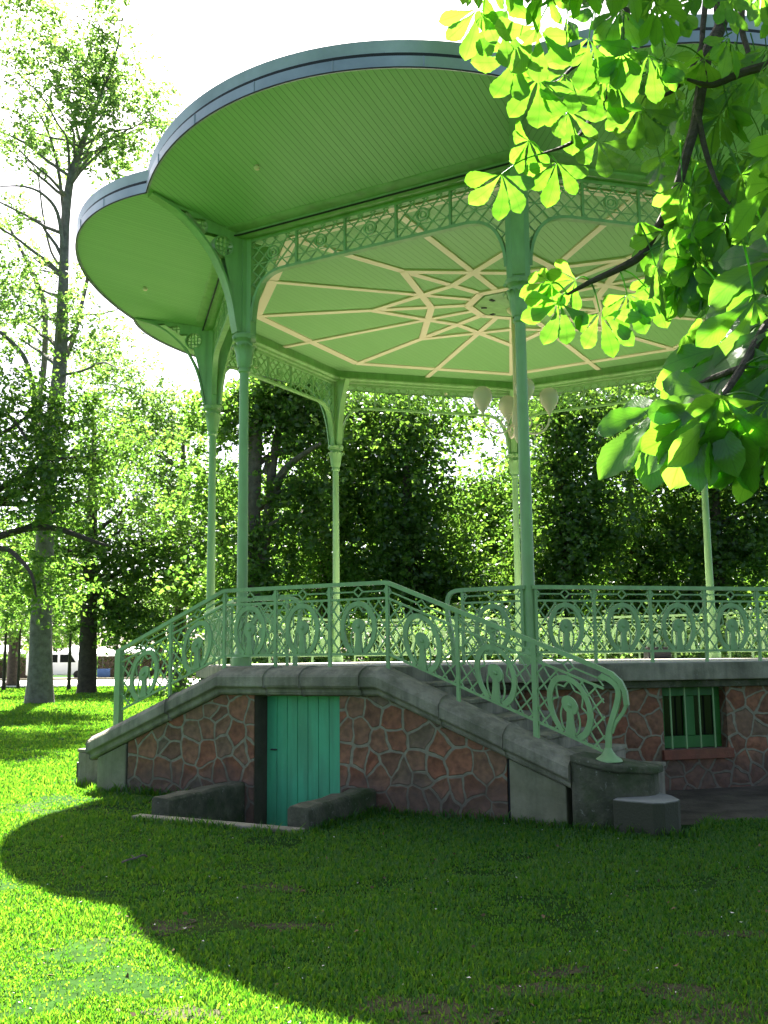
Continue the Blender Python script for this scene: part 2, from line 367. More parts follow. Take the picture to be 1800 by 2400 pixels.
    def build(s, name, m, parent=None, loc=(0, 0, 0), rz=0, smooth=True, bevel=0, label=None):
        o = link(name, s.mesh(name, smooth), m, parent, loc, rz, label)
        if bevel:
            b = o.modifiers.new('bevel', 'BEVEL'); b.width = bevel; b.segments = 2; b.limit_method = 'ANGLE'; b.angle_limit = rad(40)
        return o

def np_mesh(name, V, F, uv=None, smooth=False):
    """V (n,3) floats, F (m,k) ints, all faces the same size"""
    me = bpy.data.meshes.new(name); k = F.shape[1]
    me.vertices.add(len(V)); me.vertices.foreach_set('co', np.ascontiguousarray(V, np.float32).ravel())
    me.loops.add(F.size); me.loops.foreach_set('vertex_index', np.ascontiguousarray(F, np.int32).ravel())
    me.polygons.add(len(F)); me.polygons.foreach_set('loop_start', np.arange(0, F.size, k, dtype=np.int32))
    if smooth: me.polygons.foreach_set('use_smooth', np.ones(len(F), bool))
    if uv is not None:
        ul = me.uv_layers.new(name='UVMap'); ul.data.foreach_set('uv', np.ascontiguousarray(uv[F.ravel()], np.float32).ravel())
    me.update(calc_edges=True); return me

def plate_mesh(name, loops, depth):
    """flat plate with holes: 2D loops filled and thickened; x, z plane, thickness along y"""
    cu = bpy.data.curves.new(name, 'CURVE'); cu.dimensions = '2D'; cu.fill_mode = 'BOTH'; cu.extrude = depth / 2
    for lp in loops:
        sp = cu.splines.new('POLY'); sp.points.add(len(lp) - 1); sp.use_cyclic_u = True
        for p, q in zip(sp.points, lp): p.co = (q[0], q[1], 0, 1)
    o = bpy.data.objects.new(name, cu); COL.objects.link(o)
    dg = bpy.context.evaluated_depsgraph_get(); dg.update()
    me = bpy.data.meshes.new_from_object(o.evaluated_get(dg))
    bpy.data.objects.remove(o); bpy.data.curves.remove(cu)
    me.name = name
    n = len(me.vertices); co = np.empty(n * 3, np.float32); me.vertices.foreach_get('co', co); co = co.reshape(-1, 3)
    co = np.stack([co[:, 0], -co[:, 2], co[:, 1]], 1); me.vertices.foreach_set('co', co.ravel()); me.update()
    return me

def mesh_into(mb, me, f=lambda p: p):
    k = len(mb.v); mb.v += [tuple(f(v.co)) for v in me.vertices]
    for p in me.polygons: mb.f.append([k + i for i in p.vertices]); mb.uv.append(None)

def circ(cx, cz, rx, rz=None, n=24, a0=0):
    rz = rz or rx
    return [(cx + rx * math.cos(a0 + 2 * PI * i / n), cz + rz * math.sin(a0 + 2 * PI * i / n)) for i in range(n)]

def smoothline(pts, k=6):
    """Catmull-Rom through points"""
    P = [np.array(p, float) for p in pts]; out = []
    for i in range(len(P) - 1):
        p0 = P[max(i - 1, 0)]; p1 = P[i]; p2 = P[i + 1]; p3 = P[min(i + 2, len(P) - 1)]
        for j in range(k):
            t = j / k
            out.append(tuple(0.5 * ((2 * p1) + (-p0 + p2) * t + (2 * p0 - 5 * p1 + 4 * p2 - p3) * t * t + (-p0 + 3 * p1 - 3 * p2 + p3) * t ** 3)))
    out.append(tuple(P[-1])); return out

# ================================================================ BANDSTAND
BC = (2.2671, 16.7799); BROT = rad(330.62 - 360)
DECK = 1.45
T8 = math.tan(PI / 8); C8 = math.cos(PI / 8)
B = empty('bandstand', (BC[0], BC[1], 0), BROT)
tag(B, 'green octagonal iron bandstand with scalloped roof on a rubble stone base', 'bandstand')
def side(k): return -PI / 4 * (k - 1)
def colrot(i): return PI / 8 - PI / 4 * (i - 1)
def octo(ap): return [(ap / C8 * math.cos(PI / 8 + PI / 4 * i), ap / C8 * math.sin(PI / 8 + PI / 4 * i)) for i in range(8)]
BW = Matrix.Translation((BC[0], BC[1], 0)) @ Matrix.Rotation(BROT, 4, 'Z')

# --- rubble wall with window openings on seven sides
wall = MB(); AP = 4.95; H = AP * T8
def wquad(mb, x0, x1, z0, z1, y, off):
    mb.face([(x0, y, z0), (x1, y, z0), (x1, y, z1), (x0, y, z1)], [(x0 + off, z0), (x1 + off, z0), (x1 + off, z1), (x0 + off, z1)])
for k in range(1, 9):
    st = len(wall.v); off = 5.3 * k
    if k == 1: wquad(wall, -H, H, -0.3, 1.18, -AP, off)
    else:
        wx, w0, w1 = 0.42, 0.46, 1.18
        wquad(wall, -H, -wx, -0.3, 1.18, -AP, off); wquad(wall, wx, H, -0.3, 1.18, -AP, off); wquad(wall, -wx, wx, -0.3, w0, -AP, off)
        for sx in (-wx, wx):
            wall.face([(sx, -AP, w0), (sx, -AP + .3, w0), (sx, -AP + .3, w1), (sx, -AP, w1)], [(off + sx, w0), (off + sx + .3, w0), (off + sx + .3, w1), (off + sx, w1)])
        wall.face([(-wx, -AP, w0), (wx, -AP, w0), (wx, -AP + .3, w0), (-wx, -AP + .3, w0)], [(off, 0), (off + .8, 0), (off + .8, .3), (off, .3)])
        wquad(wall, -wx, wx, w0, w1, -AP + .3, off)
    wall.rotz(side(k), st)
wall.build('stone_wall', M_RUBBLE, B, smooth=False)

# --- windows
def window():
    f = MB()
    y = -AP + 0.16
    f.box(-.418, .418, y - .03, y + .03, 1.06, 1.178); f.box(-.418, .418, y - .03, y + .03, .462, .60)
    f.box(-.418, -.33, y - .03, y + .03, .602, 1.058); f.box(.33, .418, y - .03, y + .03, .602, 1.058)
    f.box(-.07, .07, y - .035, y + .025, .602, 1.058)
    o = f.build('window', M_WGREEN, B, bevel=.004)
    p = MB(); p.box(-.328, -.072, y - .004, y + .004, .603, 1.057); p.box(.072, .328, y - .004, y + .004, .603, 1.057)
    p.build('pane', M_GLASS, o, smooth=False)
    b = MB()
    for i in range(4):
        x = -.29 + .19 * i; b.tube([(x, -AP + .05, .45), (x, -AP + .05, 1.19)], .011, 8)
    b.build('bar', M_PAINT2, o)
    s = MB(); s.box(-.46, .46, -AP - .055, -AP + .12, .345, .458); s.build('sill', M_SILL, o, bevel=.008)
    return o
w0 = window(); w0.rotation_euler = (0, 0, side(8))
for k in range(2, 8): dup(w0, B, rz=side(k))

# --- deck slab, moulding
d = MB(); d.prism(octo(5.12), 1.25, 1.45, 'z'); d.box(-1.09, 1.09, -6.33, -5.0, 1.252, 1.448)
d.build('deck_slab', M_CONC, B, smooth=False, bevel=.015)
d = MB(); d.prism(octo(5.06), 1.4505, 1.454, 'z'); d.build('deck_floor', M_DECK, B, smooth=False)  # pale sheet: the sunlit white of the deck top is put into its colour
d = MB(); d.prism(octo(5.035), 1.165, 1.249, 'z'); d.build('deck_moulding', M_MOSS, B, smooth=False, bevel=.012)

# --- columns
col = MB()
col.lathe([(.135, 0), (.135, .11), (.12, .13), (.10, .15), (.092, .19), (.078, .21), (.076, .25), (.073, 1.2), (.069, 2.2), (.064, 3.3), (.063, 3.98), (.085, 4.0), (.085, 4.03)], 20, (0, -5.3, DECK))
# cruciform pillar over the capital
z0, z1 = DECK + 4.52, 7.40
c = (0, -5.3)
col.box(-.075, .075, -5.3 - .075, -5.3 + .075, z0, z1)
for a in (0, PI / 2, PI / 8 + PI / 2, -PI / 8 + PI / 2):
    pass
col.box(-.05, .05, -5.3 - .14, -5.3 + .13, z0, z1 - .02)
for sgn in (-1, 1):
    st = len(col.v); col.box(0 if sgn > 0 else -.135, .135 if sgn > 0 else 0, -.045, .045, z0, z1 - .01)
    a = sgn * (-PI / 8) * -1
    ca, sa = math.cos(a), math.sin(a)
    col.v[st:] = [(x * ca - y * sa, -5.3 + x * sa + y * ca, z) for x, y, z in col.v[st:]]
c0 = col.build('column', M_PAINT, B, rz=colrot(1))
cap = MB()
cap.lathe([(.07, 4.035), (.078, 4.12), (.092, 4.26), (.112, 4.36), (.118, 4.40), (.112, 4.41), (.125, 4.43), (.158, 4.455), (.168, 4.50), (.15, 4.522)], 20, (0, -5.3, DECK))
# acanthus leaves and corner knobs of the capital
for j in range(8):
    a = 2 * PI * j / 8; st = len(cap.v)
    pr = smoothline([(.078, 4.06), (.098, 4.16), (.112, 4.27), (.145, 4.36), (.182, 4.35), (.18, 4.322)], 3)
    n = len(pr)
    for i, (r, z) in enumerate(pr):
        w = .045 * math.sin(PI * (0.18 + .8 * i / (n - 1))) + .006
        cap.v += [(-w, -r, z), (0, -r - .012, z), (w, -r, z)]
    for i in range(n - 1):
        for q in range(2):
            cap.f.append([st + 3 * i + q, st + 3 * i + q + 1, st + 3 * i + q + 4, st + 3 * i + q + 3]); cap.uv.append(None)
    ca, sa = math.cos(a), math.sin(a)
    cap.v[st:] = [(x * ca - y * sa, -5.3 + x * sa + y * ca, z + DECK) for x, y, z in cap.v[st:]]
for j in range(4):
    a = PI / 2 * j
    cap.lathe([(.0, -.03), (.024, -.018), (.03, 0), (.024, .018), (.0, .03)], 8, (.155 * math.sin(a), -5.3 - .155 * math.cos(a), DECK + 4.46))
cap.build('capital', M_PAINT2, c0)
# outer bracket: curved plate with two grilled roundels
prof = smoothline([(5.44, 5.99), (5.47, 6.12), (5.52, 6.38), (5.60, 6.63), (5.70, 6.84), (5.83, 7.05), (6.01, 7.24), (6.18, 7.38), (6.36, 7.49), (6.53, 7.56), (6.74, 7.63)], 4)
def soff_z(n): return 7.65 + .2 * (n - 6.25)
top = [(6.75, soff_z(6.75 * C8) - .004), (5.45, soff_z(5.45 * C8) - .004), (5.40, 7.38), (5.40, 5.99)]
h1 = circ(5.66, 7.17, .135, n=28)
h2 = [(5.93, 7.30), (6.02, 7.36), (6.14, 7.45), (6.22, 7.52), (6.16, 7.555), (6.05, 7.535), (5.95, 7.47), (5.91, 7.38)]
br = MB()
mesh_into(br, plate_mesh('t', [prof + top, h1, h2], .10), lambda p: (p.y, -p.x, p.z))
def radstrip(pts, w, hw):
    t = MB(); t.strip(pts, w, -hw, hw); br.add([(y, -x, z) for x, y, z in t.v], t.f)
radstrip([(r + .0, z) for r, z in prof], .035, .075)          # flange on the curved edge
radstrip(circ(5.66, 7.17, .145, n=28) + [(5.66 + .145, 7.17)], .02, .062)
for q in (-.06, 0, .06):
    e = math.sqrt(.135 ** 2 - q ** 2)
    radstrip([(5.66 - e, 7.17 + q), (5.66 + e, 7.17 + q)], .014, .012); radstrip([(5.66 + q, 7.17 - e), (5.66 + q, 7.17 + e)], .014, .014)
for x_, za, zb in ((5.99, 7.34, 7.50), (6.07, 7.40, 7.54), (6.14, 7.45, 7.555)): radstrip([(x_, za), (x_, zb)], .012, .012)
for z_, xa, xb in ((7.40, 5.91, 6.07), (7.46, 5.94, 6.15)): radstrip([(xa, z_), (xb, z_)], .012, .014)
# small inward bracket
inn = smoothline([(5.17, 5.99), (5.15, 6.3), (5.08, 6.7), (4.98, 7.05), (4.86, 7.33)], 4)
mesh_into(br, plate_mesh('t', [inn + [(5.2, 7.33), (5.2, 5.99)]], .09), lambda p: (p.y, -p.x, p.z))
radstrip(inn, .03, .06)
br.build('bracket', M_PAINT, c0)
for i in range(2, 9): dup(c0, B, rz=colrot(i))

# --- friezes under the beam, with curved spandrels
YF = -4.9
fr = MB(); HX = 1.90
fr.strip([(-HX, 7.315), (HX, 7.315)], .045, YF - .03, YF + .03)
sp = smoothline([(1.885, 6.15), (1.87, 6.32), (1.83, 6.48), (1.74, 6.65), (1.60, 6.765), (1.42, 6.81), (1.2, 6.815)], 5)
low = sp + [(x, 6.815) for x in (.6, 0, -.6)] + [(-x, z) for x, z in sp[::-1]]
fr.strip(low, .038, YF - .045, YF + .045)
for x in (-1.155, -.385, .385, 1.155): fr.strip([(x, 6.83), (x, 7.30)], .03, YF - .02, YF + .02)
fr.strip([(-HX, 6.96), (HX, 6.96)], .012, YF - .006, YF + .006)
fr.strip([(-HX, 7.20), (HX, 7.20)], .012, YF - .006, YF + .006)
def lowz(x):
    x = abs(x)
    if x <= 1.2: return 6.82
    for (xa, za), (xb, zb) in zip(sp[:-1], sp[1:]):
        if xb <= x <= xa: return zb + (za - zb) * (x - xb) / max(xa - xb, 1e-6)
    return 6.2
ringc = [-1.54, -.77, 0, .77, 1.54]
def inring(x, z, r=.088): return any((x - a) ** 2 + (z - 7.08) ** 2 < r * r for a in ringc)
def clipdiag(mb, x0, z0, dx, dz, inside, w, y0, y1, step=.012, L=4):
    run = []; n = int(L / step); out = []
    for i in range(n + 1):
        p = (x0 + dx * i * step, z0 + dz * i * step)
        if inside(*p): run.append(p)
        else:
            if len(run) > 3: out.append((run[0], run[-1]))
            run = []
    if len(run) > 3: out.append((run[0], run[-1]))
    for a, b in out: mb.strip([a, b], w, y0, y1)
ins = lambda x, z: abs(x) < HX and lowz(x) < z < 7.31 and not inring(x, z)
x = -4.0
while x < 4.0:
    clipdiag(fr, x, 6.1, .7071, .7071, ins, .015, YF - .011, YF + .007); clipdiag(fr, x, 6.1, -.7071, .7071, ins, .015, YF - .007, YF + .011)
    x += .1925
for a in ringc:
    fr.strip(circ(a, 7.08, .082, n=18), .02, YF - .018, YF + .018, True)
    fr.strip(circ(a, 7.08, .04, n=12), .014, YF - .012, YF + .012, True)
f0 = fr.build('frieze', M_PAINT2, B, rz=side(1))
for k in range(2, 9): dup(f0, B, rz=side(k))

# --- beam ring (mitred octagonal profile) and ceiling
def octring(mb, prof):
    n = len(prof); st = len(mb.v)
    for i in range(8):
        a = PI / 8 + PI / 4 * i
        for (ap, z) in prof: mb.v.append((ap / C8 * math.cos(a), ap / C8 * math.sin(a), z))
    for i in range(8):
        for j in range(n):
            mb.f.append([st + i * n + j, st + i * n + (j + 1) % n, st + ((i + 1) % 8) * n + (j + 1) % n, st + ((i + 1) % 8) * n + j]); mb.uv.append(None)
bm_ = MB()
octring(bm_, [(5.02, 7.34), (5.08, 7.37), (5.08, 7.40), (5.20, 7.425), (5.24, 7.44), (5.24, 7.60), (4.80, 7.60), (4.80, 7.46), (4.74, 7.44), (4.74, 7.40), (4.80, 7.385), (4.80, 7.34)])
bm_.build('beam', M_PAINT, B, smooth=False, bevel=.006)
ce = MB(); ce.prism(octo(4.83), 7.592, 7.63, 'z'); ceil = ce.build('ceiling', M_CEIL, B, smooth=False)
st_ = MB()
def band(p, q, w, zt=7.591, th=.022):
    p = Vector(p); q = Vector(q); dd = (q - p).normalized(); nn = Vector((-dd.y, dd.x)) * w / 2
    st_.prism([tuple(p + nn), tuple(p - nn), tuple(q - nn), tuple(q + nn)], zt - th, zt, 'z')
def pol(r, k): a = -PI / 2 + PI / 8 * k; return (r * math.cos(a), r * math.sin(a))   # k: 0 = front side middle, odd = columns
for k in range(8):
    cdir = 2 * k + 1
    band(pol(4.52, cdir), pol(4.52, cdir + 2), .16, 7.591, .020)
    band(pol(.78, cdir), pol(4.55, cdir), .125, 7.591, .024)
    band(pol(.74, cdir + 1), pol(4.80, cdir + 1), .105, 7.591, .028)
    band(pol(2.44, cdir), pol(1.41, cdir + 2), .12, 7.591, .032); band(pol(2.44, cdir), pol(1.41, cdir - 2), .12, 7.591, .034)
    band(pol(.78, cdir), pol(.78, cdir + 2), .14, 7.591, .037)
st_.build('ceiling_strip', M_CREAM, ceil, smooth=False)
hb = MB(); hb.lathe([(.66, 7.592), (.66, 7.55), (.58, 7.53), (.40, 7.50), (.2, 7.47), (.05, 7.46)], 8, ph=PI / 8)
ro = hb.build('rosette', M_PAINT, B, smooth=False)
for j in range(1, 16, 2):
    a = 2 * PI * j / 16; sl = MB(); s0 = 0; r0 = .50 if j % 2 else .32
    sl.box(-.03, .03, r0 - .05, r0 + .05, (7.512 if j % 2 else 7.488) - .006, (7.515 if j % 2 else 7.49) + .0); sl.rotz(a, s0)
    sl.build('vent_slot', M_DARK, ro, smooth=False)

# --- scalloped canopy: soffit lobe, two zinc fascia tiers
LR = 4.0; LN = 7.2
ta = 6.25 * T8
amax = math.asin(ta / LR)
def arcpts(dr=0, n=40):
    return [((LR + dr) * math.sin(-amax + 2 * amax * i / n), LN - LR + (LR + dr) * math.cos(-amax + 2 * amax * i / n)) for i in range(n + 1)]
so_ = MB(); ap_ = arcpts()
poly = [(x, -nn) for x, nn in ap_] + [(5.15 * T8, -5.15), (-5.15 * T8, -5.15)]
n = len(poly)
so_.add([(x, y, soff_z(-y)) for x, y in poly] + [(x, y, soff_z(-y) + .04) for x, y in poly],
        [tuple(range(n)), tuple(range(2 * n - 1, n - 1, -1))] + [(i, (i + 1) % n, (i + 1) % n + n, i + n) for i in range(n)])
s0 = so_.build('soffit', M_SOFFIT, B, rz=side(1), smooth=False)
def tier(mb, dr, th, lo, hi, seam=None, flare=0):
    a, b = arcpts(dr), arcpts(dr - th)
    a2 = arcpts(dr + flare)
    st = len(mb.v); m = len(a)
    for i in range(m):
        zl = soff_z(ap_[i][1])
        mb.v += [(a[i][0], -a[i][1], zl + lo), (a2[i][0], -a2[i][1], zl + hi), (b[i][0], -b[i][1], zl + hi), (b[i][0], -b[i][1], zl + lo)]
    for i in range(m - 1):
        for j in range(4):
            mb.f.append([st + 4 * i + j, st + 4 * i + (j + 1) % 4, st + 4 * i + 4 + (j + 1) % 4, st + 4 * i + 4 + j]); mb.uv.append(None)
    mb.f += [[st, st + 1, st + 2, st + 3], [st + 4 * m - 1, st + 4 * m - 2, st + 4 * m - 3, st + 4 * m - 4]]; mb.uv += [None, None]
    if seam:
        for i in range(seam[0], m - 1, seam[1]):
            x, nn = a[i]; ang = math.atan2(x, nn - (LN - LR)); s1 = len(mb.v); zl = soff_z(ap_[i][1])
            mb.box(-.006, .006, -.007, .01, zl + lo + .004, zl + hi - .002)
            ca, sa = math.cos(ang), math.sin(ang)
            mb.v[s1:] = [(x0 * ca - (y0) * sa * -1 + x, -(nn) + (y0) * ca - x0 * sa * -1 * -1, z) for x0, y0, z in mb.v[s1:]]
fa = MB(); tier(fa, .035, .03, -.015, .115, (5, 7)); fa.build('lower_fascia', M_ZINC, s0)
fg = MB(); tier(fg, .012, .06, .116, .166); tier(fg, .042, .012, -.024, -.012); fg.build('fascia_shade', M_DARK, s0)  # black strips stand in for shadow lines along the two tiers
fu = MB(); tier(fu, -.01, .05, .168, .305, (2, 7), .035); fu.build('upper_fascia', M_ZINC, s0)
kn = MB(); kn.lathe([(0, -.05), (.03, -.045), (.042, -.02), (.03, .0), (.02, .03)], 12, (-.9, -6.15, soff_z(6.15) - .01)); kn.build('spotlight', M_CREAM, s0)
for k in range(2, 9): dup(s0, B, rz=side(k))
rf = MB(); cen = (0, 0, 9.5); rim = []
for k in range(8):
    s_ = side(8 - k + 1) ; ca, sa = math.cos(s_), math.sin(s_)
    for (x, nn) in arcpts(-.08)[:-1]:
        z = soff_z(nn) + .29; y = -nn; rim.append((x * ca - y * sa, x * sa + y * ca, z))
m = len(rim); rf.add(rim + [cen] + [(x, y, z - .22) for x, y, z in rim] + [(0, 0, 7.9)], [(i, (i + 1) % m, m) for i in range(m)] + [((i + 1) % m + m + 1, i + m + 1, 2 * m + 1) for i in range(m)])
rf.build('roof', M_ROOF, B, smooth=False)
# black cable along the beam on the front and left sides
cb = MB(); L = 5.095
q = [(-L * T8 * 1.04, -L, 7.46), (-L * T8 * 1.04, -L - .01, 7.375), (-L * T8 * .94, -L, 7.352), (L * T8 * .97, -L, 7.352)]
cb.tube(q, .013, 6); cb.rotz(side(1)); a = len(cb.v)
cb.tube([(-L * T8 * .98, -L, 7.352), (L * T8 * .95, -L, 7.352), (L * T8 * .98, -L - .02, 7.36), (L * T8 * .98, -L - .02, 7.47)], .013, 6); cb.rotz(side(2), a)
cb.build('cable', M_CABLE, B)

# --- railings
def panel(w, slope=0, mir=False):
    p = MB(); c_ = w / 2
    Y0, Y1 = -.008, .008
    p.strip([(0, .79), (c_ - .055, .79)], .016, Y0, Y1); p.strip([(c_ + .055, .79), (w, .79)], .016, Y0, Y1)
    p.strip([(c_ - .055, .79), (c_, .842), (c_ + .055, .79), (c_, .738)], .014, Y0, Y1, True)
    for e, sg in ((0, 1), (w, -1)): p.strip([(e, .85), (e + sg * .05, .79), (e, .735)], .014, Y0, Y1)
    p.strip([(0, .713), (w, .713)], .022, -.012, .012); p.strip([(0, .135), (w, .135)], .026, -.012, .012)
    half = smoothline([(.075, .15), (.15, .235), (.192, .36), (.188, .48), (.135, .6), (.07, .65), (0, .668)], 4)
    ring = [(c_ - x_, z_) for x_, z_ in half] + [(c_ + x_, z_) for x_, z_ in half[::-1][1:]]
    p.strip(ring, .05, -.014, .014)
    p.prism(circ(c_, .425, .078, .082, 20), -.016, .016)
    p.prism([(c_ - .028, .39), (c_ - .03, .28), (c_ - .05, .148), (c_ + .05, .148), (c_ + .03, .28), (c_ + .028, .39)], -.02, .02)
    p.lathe([(.0, -.0), (.022, .004), (.02, .012), (.0, .02)], 8, (0, 0, 0)); s1 = len(p.v) - 32
    p.v[s1:] = [(c_ + x_, -.014 - z_, .425 + y_) for x_, y_, z_ in p.v[s1:]]
    for sg in (-1, 1):
        p.strip(smoothline([(c_ + sg * .07, .40), (c_ + sg * .092, .31), (c_ + sg * .08, .22), (c_ + sg * .05, .18), (c_ + sg * .035, .2)], 4), .014, Y0, Y1)
        for (a_, b_, m_) in (((.165, .30), (.115, .45), (.172, .40)), ((.115, .45), (.05, .575), (.125, .56))):
            p.strip(smoothline([(c_ + sg * a_[0], a_[1]), (c_ + sg * m_[0], m_[1]), (c_ + sg * b_[0], b_[1])], 4), .014, Y0, Y1)
    p.strip(smoothline([(c_ - .05, .575), (c_, .64), (c_ + .05, .575)], 4), .014, Y0, Y1)
    ins_ = lambda x_, z_: 0 < x_ < w and .14 < z_ < .71 and ((x_ - c_) / .20) ** 2 + ((z_ - .40) / .275) ** 2 > 1
    for kk in range(-6, 8):
        x0 = c_ + .0 + kk * .125 - .0
        clipdiag(p, x0 - .29, .13, .6, .8, ins_, .014, -.007, .005, L=1.4); clipdiag(p, x0 + .29, .13, -.6, .8, ins_, .014, -.005, .007, L=1.4)
    if slope: p.v = [(x_, y_, z_ + slope * x_) for x_, y_, z_ in p.v]
    return p.mesh('railing_panel')
PW = .72
ME_P = panel(PW); ME_UP = panel(.81, .405); ME_DN = panel(.81, -.405)
YR = -4.98
def deck_railing(k):
    r = MB(); 
    r.strip([(-2.02, 2.315), (2.02, 2.315)], .045, YR - .028, YR + .028)
    for i in range(6):
        x = -1.98 + PW * i; r.box(x - .016, x + .016, YR - .016, YR + .016, DECK, 2.30)
    o = r.build('railing', M_PAINT2, B, rz=side(k))
    for i in range(5): link('railing_panel', ME_P, M_PAINT2, o, (-1.98 + PW * i, YR, DECK))
    return o
r0 = deck_railing(8)
for k in range(2, 8): dup(r0, B, rz=side(k))
# two short railings beside the landing
for sg in (-1, 1):
    r = MB()
    pts = [(sg * 2.02, 2.315), (sg * 1.3, 2.315), (sg * 1.13, 2.30), (sg * 1.06, 2.24), (sg * 1.04, 2.12), (sg * 1.06, 1.95), (sg * 1.11, 1.7), (sg * 1.12, DECK)]
    r.strip(smoothline(pts, 4), .045, YR - .024, YR + .024)
    for x in (1.98, 1.24): r.box(sg * x - .016, sg * x + .016, YR - .016, YR + .016, DECK, 2.30)
    o = r.build('railing', M_PAINT2, B)
    link('railing_panel', ME_P, M_PAINT2, o, (1.25 if sg > 0 else -1.97, YR, DECK))

# stair railing on the outer wall
YS = -6.47; SL = .405
def nose(x): return DECK - SL * max(0, abs(x) - 1.07)
r = MB()
tl = [(-2.70, nose(2.70) + .865), (-1.09, 2.318), (-1.04, 2.325), (1.04, 2.325), (1.09, 2.318), (2.72, nose(2.72) + .885), (3.30, 1.435), (3.43, 1.375), (3.51, 1.30), (3.55, 1.21), (3.56, 1.09)]
r.strip(tl, .042, YS - .026, YS + .026)
for x in (-1.87, -1.07, -.357, .357, 1.07, 1.87): r.box(x - .017, x + .017, YS - .017, YS + .017, nose(x) - .04, nose(x) + .86)
r.box(2.655, 2.705, YS - .025, YS + .025, nose(2.68) - .05, nose(2.68) + .86)
r.box(-2.72, -2.635, YS - .04, YS + .04, nose(2.68) - .06, nose(2.68) + .875)
sr = r.build('stair_railing', M_PAINT2, B)
for i in range(3): link('railing_panel', ME_P, M_PAINT2, sr, (-1.07 + .7133 * i, YS, DECK))
for i in range(2):
    link('railing_panel', ME_DN, M_PAINT2, sr, (1.07 + .80 * i, YS, DECK - SL * .8 * i))
    link('railing_panel', ME_UP, M_PAINT2, sr, (-1.07 - .805 * (i + 1), YS, DECK - .405 * .805 * (i + 1)))
# scroll end: narrower panel, S bar and foot
e = MB()
pm = panel(.66, -.405)
mesh_into(e, pm, lambda p: (2.69 + p.x, YS + p.y, nose(2.69) + p.z if p.z < 5 else p.z))
e.v = [v for v in e.v]
sb = smoothline([(3.33, 1.36), (3.44, 1.30), (3.49, 1.22), (3.47, 1.10), (3.42, .96), (3.385, .84), (3.37, .66)], 5)
e.strip(sb, .05, YS - .022, YS + .022)
e.strip(smoothline([(3.56, 1.10), (3.52, 1.02), (3.45, .93), (3.41, .84)], 4), .03, YS - .015, YS + .015)
e.lathe([(.13, 0), (.12, .02), (.075, .05), (.045, .09), (.03, .12)], 12, (3.37, YS, .585))
e.build('scroll_end', M_PAINT2, sr)

# --- stair wall with door, coping, pier, steps
sw = MB(); YO, YI = -6.56, -6.32
def under(x): return 1.45 - .30 - SL * max(0, abs(x) - 1.03)
def wallpiece(xs, z0):
    tops = [(x, under(x)) for x in xs]
    poly = tops[::-1] + [(xs[0], z0), (xs[-1], z0)]
    for y, fl in ((YO, 1), (YI, -1)):
        pts = poly if fl < 0 else poly[::-1]
        sw.face([(x, y, z) for x, z in pts], [(x + 20, z) for x, z in pts])
    for (x, xa) in ((xs[0], 0), (xs[-1], 0)):
        sw.face([(x, YO, z0), (x, YI, z0), (x, YI, under(x)), (x, YO, under(x))], [(20 + x, z0), (20.24 + x, z0), (20.24 + x, under(x)), (20 + x, under(x))])
swos = []
for xs_ in ([-2.42, -1.03, -.58], [.53, 1.03, 2.40]):
    sw = MB(); wallpiece(xs_, -.35); swos.append(sw.build('stair_wall', M_RUBBLE, B, smooth=False))
swo = swos[1]
ep = MB()
ep.prism([(-2.445, under(2.445) - .003), (-2.90, under(2.90) - .003), (-2.90, -.1), (-2.445, -.1)], YI, YO - .012)
ep.build('end_panel', M_RENDER, swos[0], smooth=False, bevel=.012); ep = MB()
ep.prism([(2.43, under(2.43) - .003), (2.99, under(2.99) - .003), (2.99, -.1), (2.43, -.1)], YI, YO - .012)
ep.build('end_panel', M_RENDER, swo, smooth=False, bevel=.012)
gp = MB(); gp.box(-2.444, -2.421, YI + .01, YO + .02, -.1, under(2.44) - .01); gp.build('joint', M_DARK, swos[0], smooth=False); gp = MB(); gp.box(2.401, 2.429, YI + .01, YO + .02, -.1, under(2.43) - .01)
gp.build('joint', M_DARK, swo, smooth=False)
# coping blocks
cp = MB()
prof = [(-6.29, -.02), (-6.36, .0), (-6.50, .0), (-6.60, -.03), (-6.665, -.075), (-6.68, -.10), (-6.68, -.205), (-6.645, -.215), (-6.62, -.235), (-6.62, -.275), (-6.59, -.295), (-6.29, -.295)]
def zc(x): return 1.45 - SL * max(0, abs(x) - 1.03)
xs = [-2.98, -2.5, -1.7, -1.03, -.35, .33, .82, 1.03, 1.75, 2.45, 3.06]
def sweep(x0, x1, g=.003):
    knots = [x0 + g] + [k_ for k_ in (-1.03, 1.03) if x0 + .01 < k_ < x1 - .01] + [x1 - g]
    st = len(cp.v); n = len(prof)
    for x in knots:
        for y, dz in prof: cp.v.append((x, y, zc(x) + dz))
    for i in range(len(knots) - 1):
        for j in range(n): cp.f.append([st + i * n + j, st + i * n + (j + 1) % n, st + (i + 1) * n + (j + 1) % n, st + (i + 1) * n + j]); cp.uv.append(None)
    cp.f += [[st + j for j in range(n)], [st + (len(knots) - 1) * n + j for j in range(n - 1, -1, -1)]]; cp.uv += [None, None]
blk = [-2.98, -1.75, -.37, .10, .84, 1.75, 2.42, 3.06]
for a_, b_ in zip(blk[:-1], blk[1:]): sweep(a_, b_)
cp.build('coping', M_CONC, B, smooth=False, bevel=.014)
